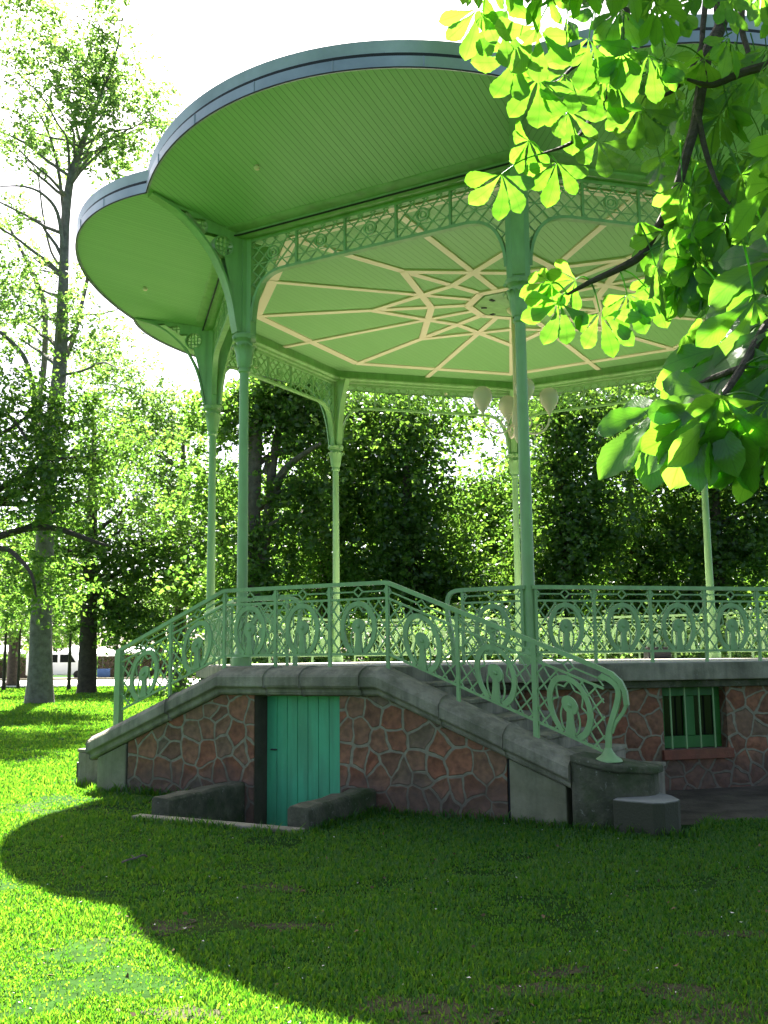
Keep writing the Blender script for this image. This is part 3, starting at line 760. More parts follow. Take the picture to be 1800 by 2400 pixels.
# right-hand pier
pr_ = MB()
pp_ = [(3.06, -6.28), (3.06, -6.63), (3.1, -6.655), (3.36, -6.655), (3.46, -6.62), (3.53, -6.55), (3.70, -6.40), (3.74, -6.32), (3.74, -6.15), (3.2, -6.15)]
n = len(pp_)
tz = lambda x: .615 - max(0, x - 3.06) * .10 - (max(0, 3.30 - x) * -.18)
pr_.add([(x, y, -.1) for x, y in pp_] + [(x, y, tz(x) - .07) for x, y in pp_],
        [tuple(range(n))[::-1], tuple(range(n, 2 * n))] + [(i, (i + 1) % n, (i + 1) % n + n, i + n) for i in range(n)])
cpp = [(3.064, -6.285), (3.064, -6.672), (3.14, -6.678), (3.38, -6.675), (3.49, -6.645), (3.56, -6.57), (3.74, -6.41), (3.785, -6.32), (3.785, -6.13), (3.2, -6.13)]
pr_.add([(x, y, tz(x) - .069) for x, y in cpp] + [(x, y, tz(x) - .005) for x, y in cpp],
        [tuple(range(n))[::-1], tuple(range(n, 2 * n))] + [(i, (i + 1) % n, (i + 1) % n + n, i + n) for i in range(n)])
pr_.build('pier', M_MOSS, B, smooth=False, bevel=.018)
# door
do = MB()
for i in range(8):
    x0 = -.575 + .1375 * i; do.box(x0 + .003, x0 + .1345, -6.325, -6.29, -.30, 1.145)
do.box(-.575, .525, -6.315, -6.28, -.30, 1.145)
dr_ = do.build('door', M_TEAL, B, smooth=False, bevel=.004)
hd = MB(); hd.tube([(-.50, -6.325, .55), (-.50, -6.35, .55), (-.42, -6.35, .55)], .009, 8); hd.build('handle', M_POLE, dr_)
jb = MB(); jb.box(-.60, -.578, -6.545, -6.30, -.3, 1.145); jb.box(.528, .545, -6.545, -6.30, -.3, 1.145); jb.box(-.57, .52, -6.55, -6.30, 1.147, 1.16)
jb.build('door_jamb', M_JAMB, B, smooth=False)
# sunken area in front of the door: floor, cheek walls, kerb strip
fl = MB(); fl.box(-.69, .73, -7.86, -6.30, -.36, -.30); fl.build('sunken_floor', M_CONC, B, smooth=False)
for (xa, xb, zo, zi) in ((-.92, -.69, .20, .22), (.73, .97, .20, .235)):
    cw = MB(); yo, yi = -7.80, -6.565
    k_ = 7; top_ = []
    for i in range(k_ + 1):
        y = yo + (yi - yo) * i / k_; z = zo + (zi - zo) * i / k_ + random.uniform(-.012, .012)
        top_.append((y, z))
    vs = []
    for y, z in top_: vs += [(xa, y, -.36), (xa, y, z - .03), (xa + .03, y, z), (xb - .03, y, z + random.uniform(-.01, .01)), (xb, y, z - .03), (xb, y, -.36)]
    fs = [tuple(range(5, -1, -1)), tuple(range(6 * k_, 6 * k_ + 6))]
    for i in range(k_):
        for j in range(6): fs.append((6 * i + j, 6 * i + (j + 1) % 6, 6 * i + 6 + (j + 1) % 6, 6 * i + 6 + j))
    cw.add(vs, fs); cw.build('cheek_wall', M_MOSS, B, smooth=False, bevel=.01)
th = MB(); th.prism([(-1.0, -7.87), (-.98, -8.02), (.95, -8.02), (.98, -7.87)], -.3, .035, 'z'); th.build('threshold_kerb', M_CONC, B, smooth=False, bevel=.012)
# steps, both flights
for sg in (-1, 1):
    for k in range(1, 8):
        x0 = 1.10 + .40 * (k - 1); x1 = x0 + .40; z = 1.45 - .1665 * k
        t = MB()
        if k < 7: poly = [(x0 - .02, -5.0), (x1, -5.0), (x1, -6.30), (x0 - .02, -6.30)]
        elif sg > 0: poly = [(x0 - .03, -5.0), (3.38, -5.0), (3.46, -5.85), (3.74, -6.1), (3.88, -6.26), (4.0, -6.48), (4.0, -6.56), (3.93, -6.74), (3.84, -6.79), (3.47, -6.73), (3.46, -6.2), (x0 - .03, -6.12)]
        else: poly = [(x0 - .03, -5.0), (3.62, -5.0), (3.64, -5.3), (3.64, -6.1), (3.55, -6.28), (x0 - .03, -6.30)]
        poly = [(sg * a_, b_) for a_, b_ in poly]
        t.prism(poly, -.1, z - .045 if k < 7 else z, 'z')
        nosing = [(a_ + sg * (.02 if abs(a_) > x0 + .1 and k < 7 else 0), b_) for a_, b_ in poly]
        if k < 7: t.prism(nosing, z - .044, z, 'z')
        t.build('step', M_STEP if k == 7 else M_CONC, B, smooth=False, bevel=.012)

# ================================================================ CHANDELIER
chp = BW @ Vector((0, 0, 7.46))
ch = empty('chandelier', chp, rad(7)); tag(ch, 'cream chandelier with four pear-shaped globes hanging under the bandstand ceiling', 'chandelier')
m = MB(); m.lathe([(.12, -.0), (.10, -.05), (.045, -.10), (.04, -.5), (.05, -.55), (.04, -.6), (.042, -1.7), (.075, -1.78), (.085, -1.95), (.05, -2.1), (.06, -2.2), (.03, -2.3), (.0, -2.36)], 14)
m.build('stem', M_CREAM, ch)
g_ = MB(); g_.lathe([(.018, -.25), (.035, -.2), (.075, -.13), (.125, -.06), (.156, .01), (.166, .075), (.155, .14), (.125, .19), (.075, .225), (.03, .238), (0, .24)], 20)
for j in range(4):
    a = PI / 2 * j
    t = MB(); t.tube(smoothline([(.05, 0, -2.0), (.2, 0, -2.16), (.38, 0, -2.18), (.52, 0, -2.07), (.58, 0, -1.92)], 5), .018, 8)
    t.tube(smoothline([(.06, 0, -1.85), (.18, 0, -1.88), (.26, 0, -1.98), (.22, 0, -2.07), (.15, 0, -2.03), (.16, 0, -1.97)], 5), .012, 6)
    t.tube(smoothline([(.3, 0, -2.17), (.36, 0, -2.05), (.43, 0, -2.02), (.45, 0, -2.08), (.40, 0, -2.11)], 5), .010, 6)
    t.build('arm', M_CREAM, ch, rz=a)
    link('globe', g_.mesh('globe') if j == 0 else gl0, M_GLOBE, ch, (.58 * math.cos(a), .58 * math.sin(a), -1.62))
    if j == 0: gl0 = ch.children[-1].data if ch.children[-1].name.startswith('globe') else [c_ for c_ in ch.children if c_.name.startswith('globe')][0].data

# black box standing on the deck by the far railing
bx = MB(); bx.box(-.24, .24, -.2, .2, 0, .02); bx.box(-.23, .23, -.19, .19, .02, .21); bx.box(-.25, .25, -.21, .21, .21, .235)
o = bx.build('storage_box', M_BOX, None, at(1541, 1541, 20.6), 0, bevel=.01); o.location.z = DECK + .002
tag(o, 'low black box standing on the deck before the far railing', 'box')

# ================================================================ GROUND
def hgt(x, y): return 0.0
# rectilinear grid in the bandstand frame with a hole for the sunken area
gx = sorted(set([-.69, .73] + [float(v) for v in np.linspace(-40, 40, 41)] + [-600, -300, -150, -80, 80, 150, 300, 600]))
gy = sorted(set([-7.80, -6.30] + [float(v) for v in np.linspace(-40, 40, 41)] + [-600, -300, -150, -80, 80, 150, 300, 600]))
gm = MB(); ids = {}
for i, x in enumerate(gx):
    for j, y in enumerate(gy):
        ids[i, j] = len(gm.v); gm.v.append((x, y, 0))
for i in range(len(gx) - 1):
    for j in range(len(gy) - 1):
        if gx[i] >= -.70 and gx[i + 1] <= .74 and gy[j] >= -7.81 and gy[j + 1] <= -6.29: continue
        gm.f.append([ids[i, j], ids[i + 1, j], ids[i + 1, j + 1], ids[i, j + 1]]); gm.uv.append(None)
o = gm.build('lawn', M_LAWN, None, (BC[0], BC[1], 0), BROT, smooth=False); tag(o, kind='structure')
# street beyond the trees
def sheet(name, pts, m, z, kind='structure', w=None):
    q = MB(); q.face([(x, y, z) for x, y in pts]); o = q.build(name, m, smooth=False); tag(o, kind=kind); return o
sheet('road', [(-160, 57.5), (60, 62), (60, 84), (-160, 80)], M_ROAD, .006)
kb = MB(); kb.prism([(-160, 57.2), (60, 61.7), (60, 62), (-160, 57.5)], 0, .05, 'z'); kb.prism([(-160, 80), (60, 84), (60, 84.35), (-160, 80.35)], 0, .16, 'z')
o = kb.build('kerb', M_CONC, None, smooth=False); tag(o, kind='structure')
sheet('pavement', [(-160, 80.3), (60, 84.3), (60, 96), (-160, 92)], M_CONC, .012)
# bare earth along the wall on the right
be = [(2.0, 11.9), (2.05, 11.3), (2.9, 10.4), (2.35, 9.75), (2.25, 9.42), (2.55, 9.55), (2.85, 9.58), (3.2, 9.75), (3.7, 9.8), (4.3, 9.98), (5.2, 10.3), (6.2, 10.9), (7.5, 12.2), (6.6, 13.4), (5.2, 13.0), (3.2, 12.4)]
sheet('bare_earth', [(x, y) for x, y in smoothline(be + [be[0]], 4)[:-1]], M_EARTH, .005)

WORN = [(640, 2082, .24, .08), (700, 2172, .20, .07), (395, 2172, .18, .09), (960, 2356, .22, .10), (1060, 2390, .24, .10), (1250, 2322, .26, .08), (1310, 2278, .16, .06), (1600, 2328, .26, .08), (1690, 2385, .34, .11), (440, 2378, .16, .07), (1700, 2190, .22, .06)]
worn_c = []
for i, (px, py, rx, ry) in enumerate(WORN):
    d_ = at(px, py, 1.0) - Vector((0, 0, CZ)); t_ = -CZ / d_.z; c_ = (d_.x * t_, d_.y * t_); worn_c.append((c_, rx, ry))
    ph = RNG.random(4) * 6.28; pts = []
    for j in range(26):
        a = 2 * PI * j / 26; k = 1 + .28 * math.sin(2 * a + ph[0]) + .2 * math.sin(5 * a + ph[1]) + .12 * math.sin(9 * a + ph[2]); pts.append((c_[0] + rx * k * math.cos(a), c_[1] + ry * 1.6 * k * math.sin(a)))
    sheet('bare_earth', pts, M_WORN, .0035 + .0001 * i)

def leaf_quads(P, s, droop=0.35, asp=0.62):
    n = len(P)
    a = RNG.normal(size=(n, 3)); a[:, 2] = a[:, 2] * .55 - droop; a /= np.linalg.norm(a, axis=1)[:, None]
    t = RNG.normal(size=(n, 3)); t[:, 2] += .0
    b = np.cross(a, t); b /= np.linalg.norm(b, axis=1)[:, None] + 1e-9
    nn = np.cross(a, b)
    s = s[:, None]
    V = np.stack([P, P + a * s * .45 + b * s * asp * .5 + nn * s * .10, P + a * s - nn * s * .06, P + a * s * .45 - b * s * asp * .5 + nn * s * .10], 1).reshape(-1, 3)
    return V, np.arange(n * 4).reshape(-1, 4)

# ================================================================ GRASS
def in_poly(x, y, P):
    c = np.zeros(x.shape, bool); n = len(P)
    for i in range(n):
        x1, y1 = P[i]; x2, y2 = P[(i + 1) % n]
        cond = ((y1 > y) != (y2 > y)) & (x < (x2 - x1) * (y - y1) / (y2 - y1 + 1e-12) + x1)
        c ^= cond
    return c
def blockmask(x, y):
    dx, dy = x - BC[0], y - BC[1]; c_, s_ = math.cos(-BROT), math.sin(-BROT)
    lx, ly = dx * c_ - dy * s_, dx * s_ + dy * c_
    a = np.arctan2(ly, lx); k = np.round((a + PI / 2) / (PI / 4)) * (PI / 4) - PI / 2
    apo = np.hypot(lx, ly) * np.cos(a - k)
    inside = apo < 4.96
    inside |= (np.abs(lx) < 3.0) & (ly > -6.58) & (ly < -4.5)
    inside |= (lx > 3.0) & (lx < 4.08) & (ly > -6.68) & (ly < -4.5)
    inside |= (lx < -3.0) & (lx > -4.08) & (ly > -6.32) & (ly < -4.5)
    inside |= (lx > -.93) & (lx < .98) & (ly > -7.82) & (ly < -6.5)
    inside |= (lx > -1.0) & (lx < .98) & (ly > -8.03) & (ly < -7.8)
    return inside
def vnoise(x, y, sc, seed):
    r = np.random.default_rng(seed); G = r.random((64, 64))
    X, Y = x * sc, y * sc; i = np.floor(X).astype(int); j = np.floor(Y).astype(int); fx, fy = X - i, Y - j
    fx = fx * fx * (3 - 2 * fx); fy = fy * fy * (3 - 2 * fy)
    g = lambda a, b: G[a % 64, b % 64]
    return g(i, j) * (1 - fx) * (1 - fy) + g(i + 1, j) * fx * (1 - fy) + g(i, j + 1) * (1 - fx) * fy + g(i + 1, j + 1) * fx * fy
def grass(N, y0=3.2, y1=34.0, margin=False):
    # density falls with distance, so does blade fineness
    u = RNG.random(N)
    y = y0 * (y1 / y0) ** (u ** 0.85)
    x = (RNG.random(N) * 2 - 1) * (0.46 * y + 0.7)
    if margin: x = np.sign(x) * (0.46 * y + 0.7 + 4.2 * RNG.random(N))
    keep = ~blockmask(x, y) & (y < 57.1 + (x + 160) * 4.5 / 220) & ~in_poly(x, y, [(a_ + .02, b_ + .06) for a_, b_ in be])
    bare = .6 * vnoise(x, y, 1.1, 3) + .4 * vnoise(x, y, 3.7, 4)
    for (c_, rx, ry) in worn_c:
        q = ((x - c_[0]) / rx) ** 2 + ((y - c_[1]) / (ry * 1.6)) ** 2 + 1.2 * (vnoise(x, y, 6, 12) - .5)
        keep &= (q > 1) | (RNG.random(N) < .28 + .5 * np.clip(q, 0, 1))
    keep &= (bare < .74) | (RNG.random(N) < .25)
    x, y, bare = x[keep], y[keep], bare[keep]; n = len(x)
    tuft = vnoise(x, y, 2.3, 5)
    h = (.014 + .020 * RNG.random(n)) * (.72 + .55 * tuft) * np.clip(y / 9, 1, 3.2)
    nearwall = blockmask(x + .07, y + .07) | blockmask(x, y + .12) | blockmask(x - .08, y + .06)
    h *= np.where(nearwall, RNG.uniform(1.3, 3.2, n), 1)
    h *= np.where(bare > .62, .6, 1)
    w = (.0015 + .00055 * y) * (.7 + .6 * RNG.random(n))
    az = RNG.random(n) * 2 * PI; lean = h * (.25 + .7 * RNG.random(n)); la = RNG.random(n) * 2 * PI
    bxv, byv = np.cos(az) * w, np.sin(az) * w
    mx, my = x + np.cos(la) * lean * .35, y + np.sin(la) * lean * .35
    tx, ty = x + np.cos(la) * lean, y + np.sin(la) * lean
    Z0 = np.full(n, -.004)
    V = np.stack([np.stack([x - bxv, y - byv, Z0], 1), np.stack([x + bxv, y + byv, Z0], 1),
                  np.stack([mx + bxv * .75, my + byv * .75, h * .62], 1), np.stack([mx - bxv * .75, my - byv * .75, h * .62], 1),
                  np.stack([tx, ty, h], 1)], 1).reshape(-1, 3)
    i = np.arange(n)[:, None] * 5
    F = np.concatenate([i + np.array([[0, 1, 2]]), i + np.array([[0, 2, 3]]), i + np.array([[3, 2, 4]])], 0)
    return np_mesh('grass', V, F)
def merge(ms):
    Vs, Fs, k = [], [], 0
    for me in ms:
        v = np.empty(len(me.vertices) * 3, np.float32); me.vertices.foreach_get('co', v); f = np.empty(len(me.loops), np.int32); me.loops.foreach_get('vertex_index', f)
        Vs.append(v.reshape(-1, 3)); Fs.append(f.reshape(-1, 3) + k); k += len(me.vertices); bpy.data.meshes.remove(me)
    return np_mesh('grass', np.concatenate(Vs), np.concatenate(Fs))
o = link('grass', merge([grass(640000), grass(150000, 30.0, 62.0), grass(230000, 2.4, 24.0, True)]), M_GRASS); tag(o, 'short mown grass over the whole lawn round the bandstand', 'grass', kind='stuff')
# pale fallen petals scattered on the shaded lawn
N = 240
y = 4.3 * (10.0 / 4.3) ** RNG.random(N); x = (RNG.random(N) * 2 - 1) * (.42 * y + .3) + .3
k_ = ~blockmask(x, y); x, y = x[k_], y[k_]; n = len(x)
s_ = .004 + .011 * RNG.random(n) ** 3; a_ = RNG.random(n) * 2 * PI; z = .015 + .03 * RNG.random(n)
V = []
for q in range(4):
    aa = a_ + q * PI / 2; rr = s_ * (1 if q % 2 else .55)
    V.append(np.stack([x + np.cos(aa) * rr, y + np.sin(aa) * rr, z + (RNG.random(n) - .5) * .008], 1))
V = np.stack(V, 1).reshape(-1, 3); F = np.arange(n * 4).reshape(-1, 4)
o = link('petals', np_mesh('petals', V, F), M_PETAL); tag(o, 'tiny pale petals and scraps fallen on the lawn', 'petals', kind='stuff')
# brown dead leaves and bits
N = 260
y = 4.2 * (12.0 / 4.2) ** RNG.random(N); x = (RNG.random(N) * 2 - 1) * (.42 * y + .3) + .2
k_ = ~blockmask(x, y); x, y = x[k_], y[k_]; n = len(x)
V, F = leaf_quads(np.stack([x, y, .012 + .025 * RNG.random(n)], 1), .012 + .035 * RNG.random(n) ** 2, droop=0.0)
M_DEAD = noisy('dead_leaf', (0.07, 0.04, 0.018), (0.19, 0.12, 0.055), 8, 0.9, 0)
o = link('dead_leaves', np_mesh('dead_leaves', V, F), M_DEAD); tag(o, 'small brown dead leaves lying in the short grass', 'dead leaves', kind='stuff')
tw = MB()

tw.tube(smoothline([(-2.02, 7.98, .03), (-1.98, 8.03, .04), (-1.95, 8.11, .035), (-1.90, 8.15, .05), (-1.88, 8.2, .03)], 4), .008, 6); tw.tube([(-1.95, 8.11, .035), (-1.99, 8.15, .05)], .005, 5)
o = tw.build('twig', M_BARK); tag(o, 'small bent twig lying on the grass near the shadow edge', 'twig')

# ================================================================ TREES
def crown_mesh(name, blobs, per, size, flat=.6, spread=.55):
    """blobs: list of (centre, radii, clusters); each cluster a flattened spray of leaves; returns mesh and cluster centres"""
    Ps = []; Ss = []; C = []
    for c_, r_, nc in blobs:
        d = RNG.normal(size=(nc, 3)); d /= np.linalg.norm(d, axis=1)[:, None]
        rr = RNG.random(nc) ** .42
        cc = np.array(c_) + d * rr[:, None] * np.array(r_)
        C.append(cc)
        for q in cc:
            k = int(per * RNG.uniform(.45, 1.5)); sp_ = spread * RNG.uniform(.6, 1.35)
            g = RNG.normal(size=(k, 3)) * np.array([sp_, sp_, sp_ * flat])
            # sprays hang in small sub-bunches
            ks = max(1, k // 9); sub = g[:ks]; idx = RNG.integers(0, ks, k)
            g2 = sub[idx] + RNG.normal(size=(k, 3)) * sp_ * .20
            Ps.append(q + g2); Ss.append(size * RNG.uniform(.6, 1.3, k))
    P = np.concatenate(Ps); s_ = np.concatenate(Ss)
    V, F = leaf_quads(P, s_)
    return np_mesh(name, V, F), np.concatenate(C)

def limb_pts(a, b, wig=.12, k=6, sag=.0):
    a, b = np.array(a, float), np.array(b, float); L = np.linalg.norm(b - a); out = []
    o1 = RNG.normal(size=3) * wig * L
    for i in range(k + 1):
        t = i / k; out.append(tuple(a + (b - a) * t + o1 * math.sin(PI * t) * .6 + RNG.normal(size=3) * wig * L * .12 * (0 < i < k) + np.array([0, 0, sag * L * math.sin(PI * t)])))
    return out

def tree(name, label, base, h, r0, blobs, per, size, leaf, bark, group=None, trunk=None, limbs=None, nl=14, lean=(0, 0), flat=.6, spread=.55, forkz=.35):
    """base world point; blobs and trunk are given in tree-local metres"""
    T = empty(name, base); tag(T, label, 'tree', group)
    me, C = crown_mesh('crown', blobs, per, size, flat, spread)
    tb = MB()
    if trunk is None:
        hh = h * .78
        trunk = [(0, 0, -.15), (0, 0, .0), (.0, 0, .35), (lean[0] * .15, lean[1] * .15, h * .15), (lean[0] * .5, lean[1] * .5, h * .45), (lean[0], lean[1], hh)]
        rs = [r0 * 1.5, r0 * 1.38, r0 * 1.12, r0, r0 * .7, r0 * .16]
    else: trunk, rs = trunk
    sm = smoothline([tuple(p) + (q,) for p, q in zip(trunk, rs)], 4)
    tb.tube([p[:3] for p in sm], [p[3] for p in sm], 12)
    for lp, lr in (limbs or []):
        sm2 = smoothline([tuple(p) + (q,) for p, q in zip(lp, lr)], 4)
        tb.tube([p[:3] for p in sm2], [p[3] for p in sm2], 8)
    idx = RNG.permutation(len(C))[:nl]
    tp = np.array([p[:3] for p in sm]); tr_ = np.array([p[3] for p in sm])
    for i in idx:
        q = C[i]
        zz = q[2] - np.hypot(q[0] - tp[:, 0], q[1] - tp[:, 1]) * .55
        zz = np.clip(zz, h * forkz * .8, tp[-1, 2])
        j = int(np.argmin(abs(tp[:, 2] - np.median(zz))))
        lp = limb_pts(tp[j], q, .10, 6, .04); rr = max(.03, tr_[j] * .45)
        tb.tube(lp, [rr * (1 - .88 * t / 6) for t in range(7)], 6)
    tb.build('trunk', bark, T)
    link('crown', me, leaf, T)
    return T

def tree_px(px, py, Y, **k): pass
def loc(p, base): return tuple(Vector(p) - Vector(base))

# --- tall slender tree at the left, limbs against the sky
b1 = at(92, 1650, 37.4); b1.z = 0
def L1(x, y, dy=0): return loc(at(x, y, 37.4 + dy), b1)
mpp = 37.4 / FPX
tr1 = ([(0, 0, -.2), (0, 0, .1), L1(95, 1560), L1(97, 1430), L1(110, 1200), L1(125, 1000), L1(140, 860), L1(149, 650), L1(153, 520), L1(166, 415), L1(190, 345), L1(228, 240), L1(270, 130), L1(290, 30)],
       [q * mpp for q in (40, 34, 27, 24, 20, 18, 17, 12, 11, 9.5, 7.5, 5, 3, 1.2)])
lm = []
def limb(pts, ws, dy=None):
    n = len(pts); lm.append(([L1(x, y, (dy or 0) * i / max(n - 1, 1)) for i, (x, y) in enumerate(pts)], [w_ * mpp for w_ in ws]))
limb([(105, 1130), (88, 1000), (90, 930), (102, 870), (106, 780), (100, 700), (62, 610), (10, 510)], [12, 11, 9, 8, 7.5, 7, 5, 3], 3)
limb([(88, 990), (75, 900), (58, 840), (20, 795), (-40, 750)], [9, 7, 6, 4.5, 3], -3)
limb([(143, 860), (170, 800), (190, 720), (207, 640), (216, 560)], [7, 6.5, 5.5, 4.5, 2], 2)
limb([(150, 600), (135, 500), (100, 455), (55, 437), (0, 437)], [6, 4.5, 3.5, 2.5, 1.5], -2)
limb([(152, 530), (140, 420), (120, 330), (90, 265), (35, 205), (10, 190)], [5, 4, 3.2, 2.6, 2, 1.2], 2)
limb([(163, 420), (158, 330), (135, 290), (100, 230), (40, 170)], [4, 3, 2.5, 2, 1], -2)
limb([(190, 345), (180, 300), (160, 240), (120, 150), (100, 80)], [4, 3, 2.4, 1.8, 1], 2)
limb([(205, 310), (240, 270), (265, 210), (280, 170)], [3.5, 2.6, 2, 1], 2)
limb([(190, 345), (250, 310), (310, 300), (350, 270)], [3.5, 2.6, 1.8, 1], -2)
limb([(150, 630), (120, 590), (100, 500), (85, 400), (40, 360), (0, 330)], [4, 3, 2.5, 2, 1.5, 1], 3)
limb([(145, 760), (180, 740), (240, 735), (290, 720)], [4, 3, 2, 1], 2)
limb([(140, 880), (190, 870), (240, 850), (270, 860)], [4, 3, 2.5, 1.5], -3)
def Bp(x, y, rx, rz, n, dy=0, ry=2.6): return (L1(x, y, dy), (rx * mpp, ry, rz * mpp), n)
bl1 = [Bp(60, 60, 45, 45, 15), Bp(130, 40, 60, 50, 12), Bp(250, 20, 45, 35, 12), Bp(150, 110, 80, 50, 14), Bp(30, 130, 40, 60, 6), Bp(250, 140, 60, 60, 16), Bp(270, 190, 60, 60, 14), Bp(120, 190, 80, 60, 16),
       Bp(210, 230, 60, 60, 16), Bp(60, 270, 70, 70, 14), Bp(180, 300, 60, 50, 16), Bp(310, 330, 50, 45, 16), Bp(380, 270, 45, 45, 10), Bp(350, 240, 40, 30, 5), Bp(260, 350, 50, 35, 12), Bp(270, 420, 50, 40, 10), Bp(40, 400, 60, 60, 8), Bp(100, 340, 50, 50, 7),
       Bp(20, 550, 70, 60, 8), Bp(80, 600, 60, 60, 7), Bp(60, 680, 80, 50, 10), Bp(230, 640, 60, 40, 4), Bp(20, 760, 70, 60, 14), Bp(100, 760, 70, 60, 9), Bp(250, 800, 90, 60, 16), Bp(200, 750, 60, 50, 8), Bp(-60, 500, 80, 200, 16), Bp(-60, 200, 80, 150, 14)]
tree('plane_tree', 'tall slender grey-trunked tree at far left with thin leaves against the sky', b1, 26, .4, bl1, 82, .165, M_LEAF2, M_BARKP, trunk=tr1, limbs=lm, nl=40, flat=.7, spread=.42)

# --- broad mid-green trees making the left-hand mass
def tpx(x, y, Y):
    p = at(x, y, Y); p.z = 0; return p
def blobs_px(base, Y, lst):
    out = []
    for (x, y, rx, ry, n, *dy) in lst:
        k = (Y + (dy[0] if dy else 0)) / FPX
        out.append((loc(at(x, y, Y + (dy[0] if dy else 0)), base), (rx * k, max(rx * k * .8, 1.2), ry * k), n))
    return out
GRPL = 'broad park trees to the left of the bandstand'
b = tpx(203, 1622, 48)
tree('park_tree', 'broad tree with very dark straight trunk second from the left edge', b, 17, .40, blobs_px(b, 48, [(210, 1230, 150, 120, 42), (300, 1330, 120, 90, 34), (120, 1330, 110, 80, 26), (380, 1250, 100, 110, 24), (270, 1080, 150, 110, 26), (240, 1440, 120, 50, 26), (330, 1460, 70, 50, 16)]), 110, .21, M_LEAF, M_BARKD, nl=22, spread=.7)
b = tpx(-150, 1650, 33)
lmb = [([loc(at(-120, 1290, 33), b), loc(at(-20, 1262, 33), b), loc(at(60, 1240, 33), b), loc(at(130, 1238, 32.5), b), loc(at(200, 1262, 32), b), loc(at(255, 1280, 32), b)], [.16, .13, .11, .10, .08, .04]),
       ([loc(at(-130, 1200, 33), b), loc(at(-20, 1182, 33), b), loc(at(60, 1180, 34), b), loc(at(130, 1165, 34), b)], [.12, .10, .085, .04]),
       ([loc(at(-130, 1300, 33), b), loc(at(0, 1285, 32), b), loc(at(45, 1310, 31), b), loc(at(75, 1350, 30), b), loc(at(85, 1400, 30), b)], [.12, .09, .07, .05, .02]),
       ([loc(at(-130, 960, 33), b), loc(at(0, 970, 33), b), loc(at(35, 990, 32), b), loc(at(62, 1030, 31.5), b)], [.12, .08, .06, .03])]
tree('park_tree', 'tree just outside the left edge reaching long dark boughs into the leaves', b, 16, .38, blobs_px(b, 33, [(60, 1010, 110, 60, 20), (150, 980, 130, 70, 26), (60, 1130, 130, 70, 26), (180, 1110, 120, 80, 28), (110, 1215, 140, 40, 18), (60, 1350, 110, 60, 22), (150, 1410, 80, 35, 8), (-120, 1100, 160, 200, 60), (20, 900, 110, 60, 16), (-170, 820, 130, 130, 40), (-160, 640, 110, 110, 30), (-260, 950, 120, 150, 30)]), 78, .17, M_LEAF, M_BARKD, GRPL, limbs=lmb, nl=14, spread=.55)
b = tpx(420, 1600, 56)
tree('park_tree', 'pale airy tree whose crown slopes down beside the leftmost bandstand column', b, 19, .36, blobs_px(b, 56, [(250, 900, 110, 80, 26), (340, 960, 110, 80, 30), (300, 1040, 130, 80, 32), (400, 1060, 90, 70, 22), (440, 1180, 100, 90, 26), (340, 1180, 120, 90, 26), (480, 1000, 70, 50, 12), (470, 1330, 110, 90, 36), (370, 1400, 90, 70, 22)]), 105, .23, M_LEAF2, M_BARK, GRPL, nl=24, spread=.8)
b = tpx(30, 1600, 66)
tree('park_tree', 'distant dark green tree behind the slender saplings at far left', b, 15, .36, blobs_px(b, 66, [(20, 1380, 130, 100, 40), (100, 1300, 120, 100, 36), (-40, 1250, 120, 100, 30), (60, 1460, 130, 40, 24), (110, 1480, 60, 30, 10)]), 100, .27, M_LEAFD, M_BARKD, GRPL, nl=14, spread=.9)

# --- trees behind the bandstand
GRPB = 'trees standing close behind the bandstand'
b = tpx(598, 1600, 33)
twin = [([loc(at(612, 1330, 33), b), loc(at(630, 1200, 33), b), loc(at(640, 1080, 33), b), loc(at(665, 960, 33.3), b), loc(at(680, 860, 33.5), b)], [.20, .17, .15, .13, .1]),
        ([loc(at(640, 1180, 33), b), loc(at(655, 1120, 32.5), b), loc(at(690, 1080, 32), b), loc(at(750, 1040, 31), b)], [.16, .14, .11, .06]),
        ([loc(at(620, 1110, 33), b), loc(at(640, 1070, 33), b), loc(at(700, 1050, 33), b), loc(at(745, 1030, 33), b)], [.12, .10, .08, .04])]
tree('park_tree', 'twin-stemmed grey tree seen between the left front column and the back column', b, 18, .26, blobs_px(b, 33, [(560, 980, 80, 70, 20), (640, 950, 90, 70, 34), (720, 1000, 90, 80, 36), (690, 880, 120, 80, 30), (500, 1130, 50, 90, 14), (640, 1300, 80, 90, 26), (720, 1180, 70, 90, 26), (560, 1380, 110, 80, 30), (500, 960, 50, 60, 8)]), 120, .19, M_LEAF, M_BARK, GRPB,
     trunk=([(0, 0, -.2), (0, 0, .1), loc(at(598, 1450, 33), b), loc(at(592, 1250, 33), b), loc(at(598, 1050, 33), b), loc(at(604, 900, 33), b), loc(at(610, 700, 33), b)], [.42, .36, .28, .26, .24, .2, .12]), limbs=twin, nl=14)
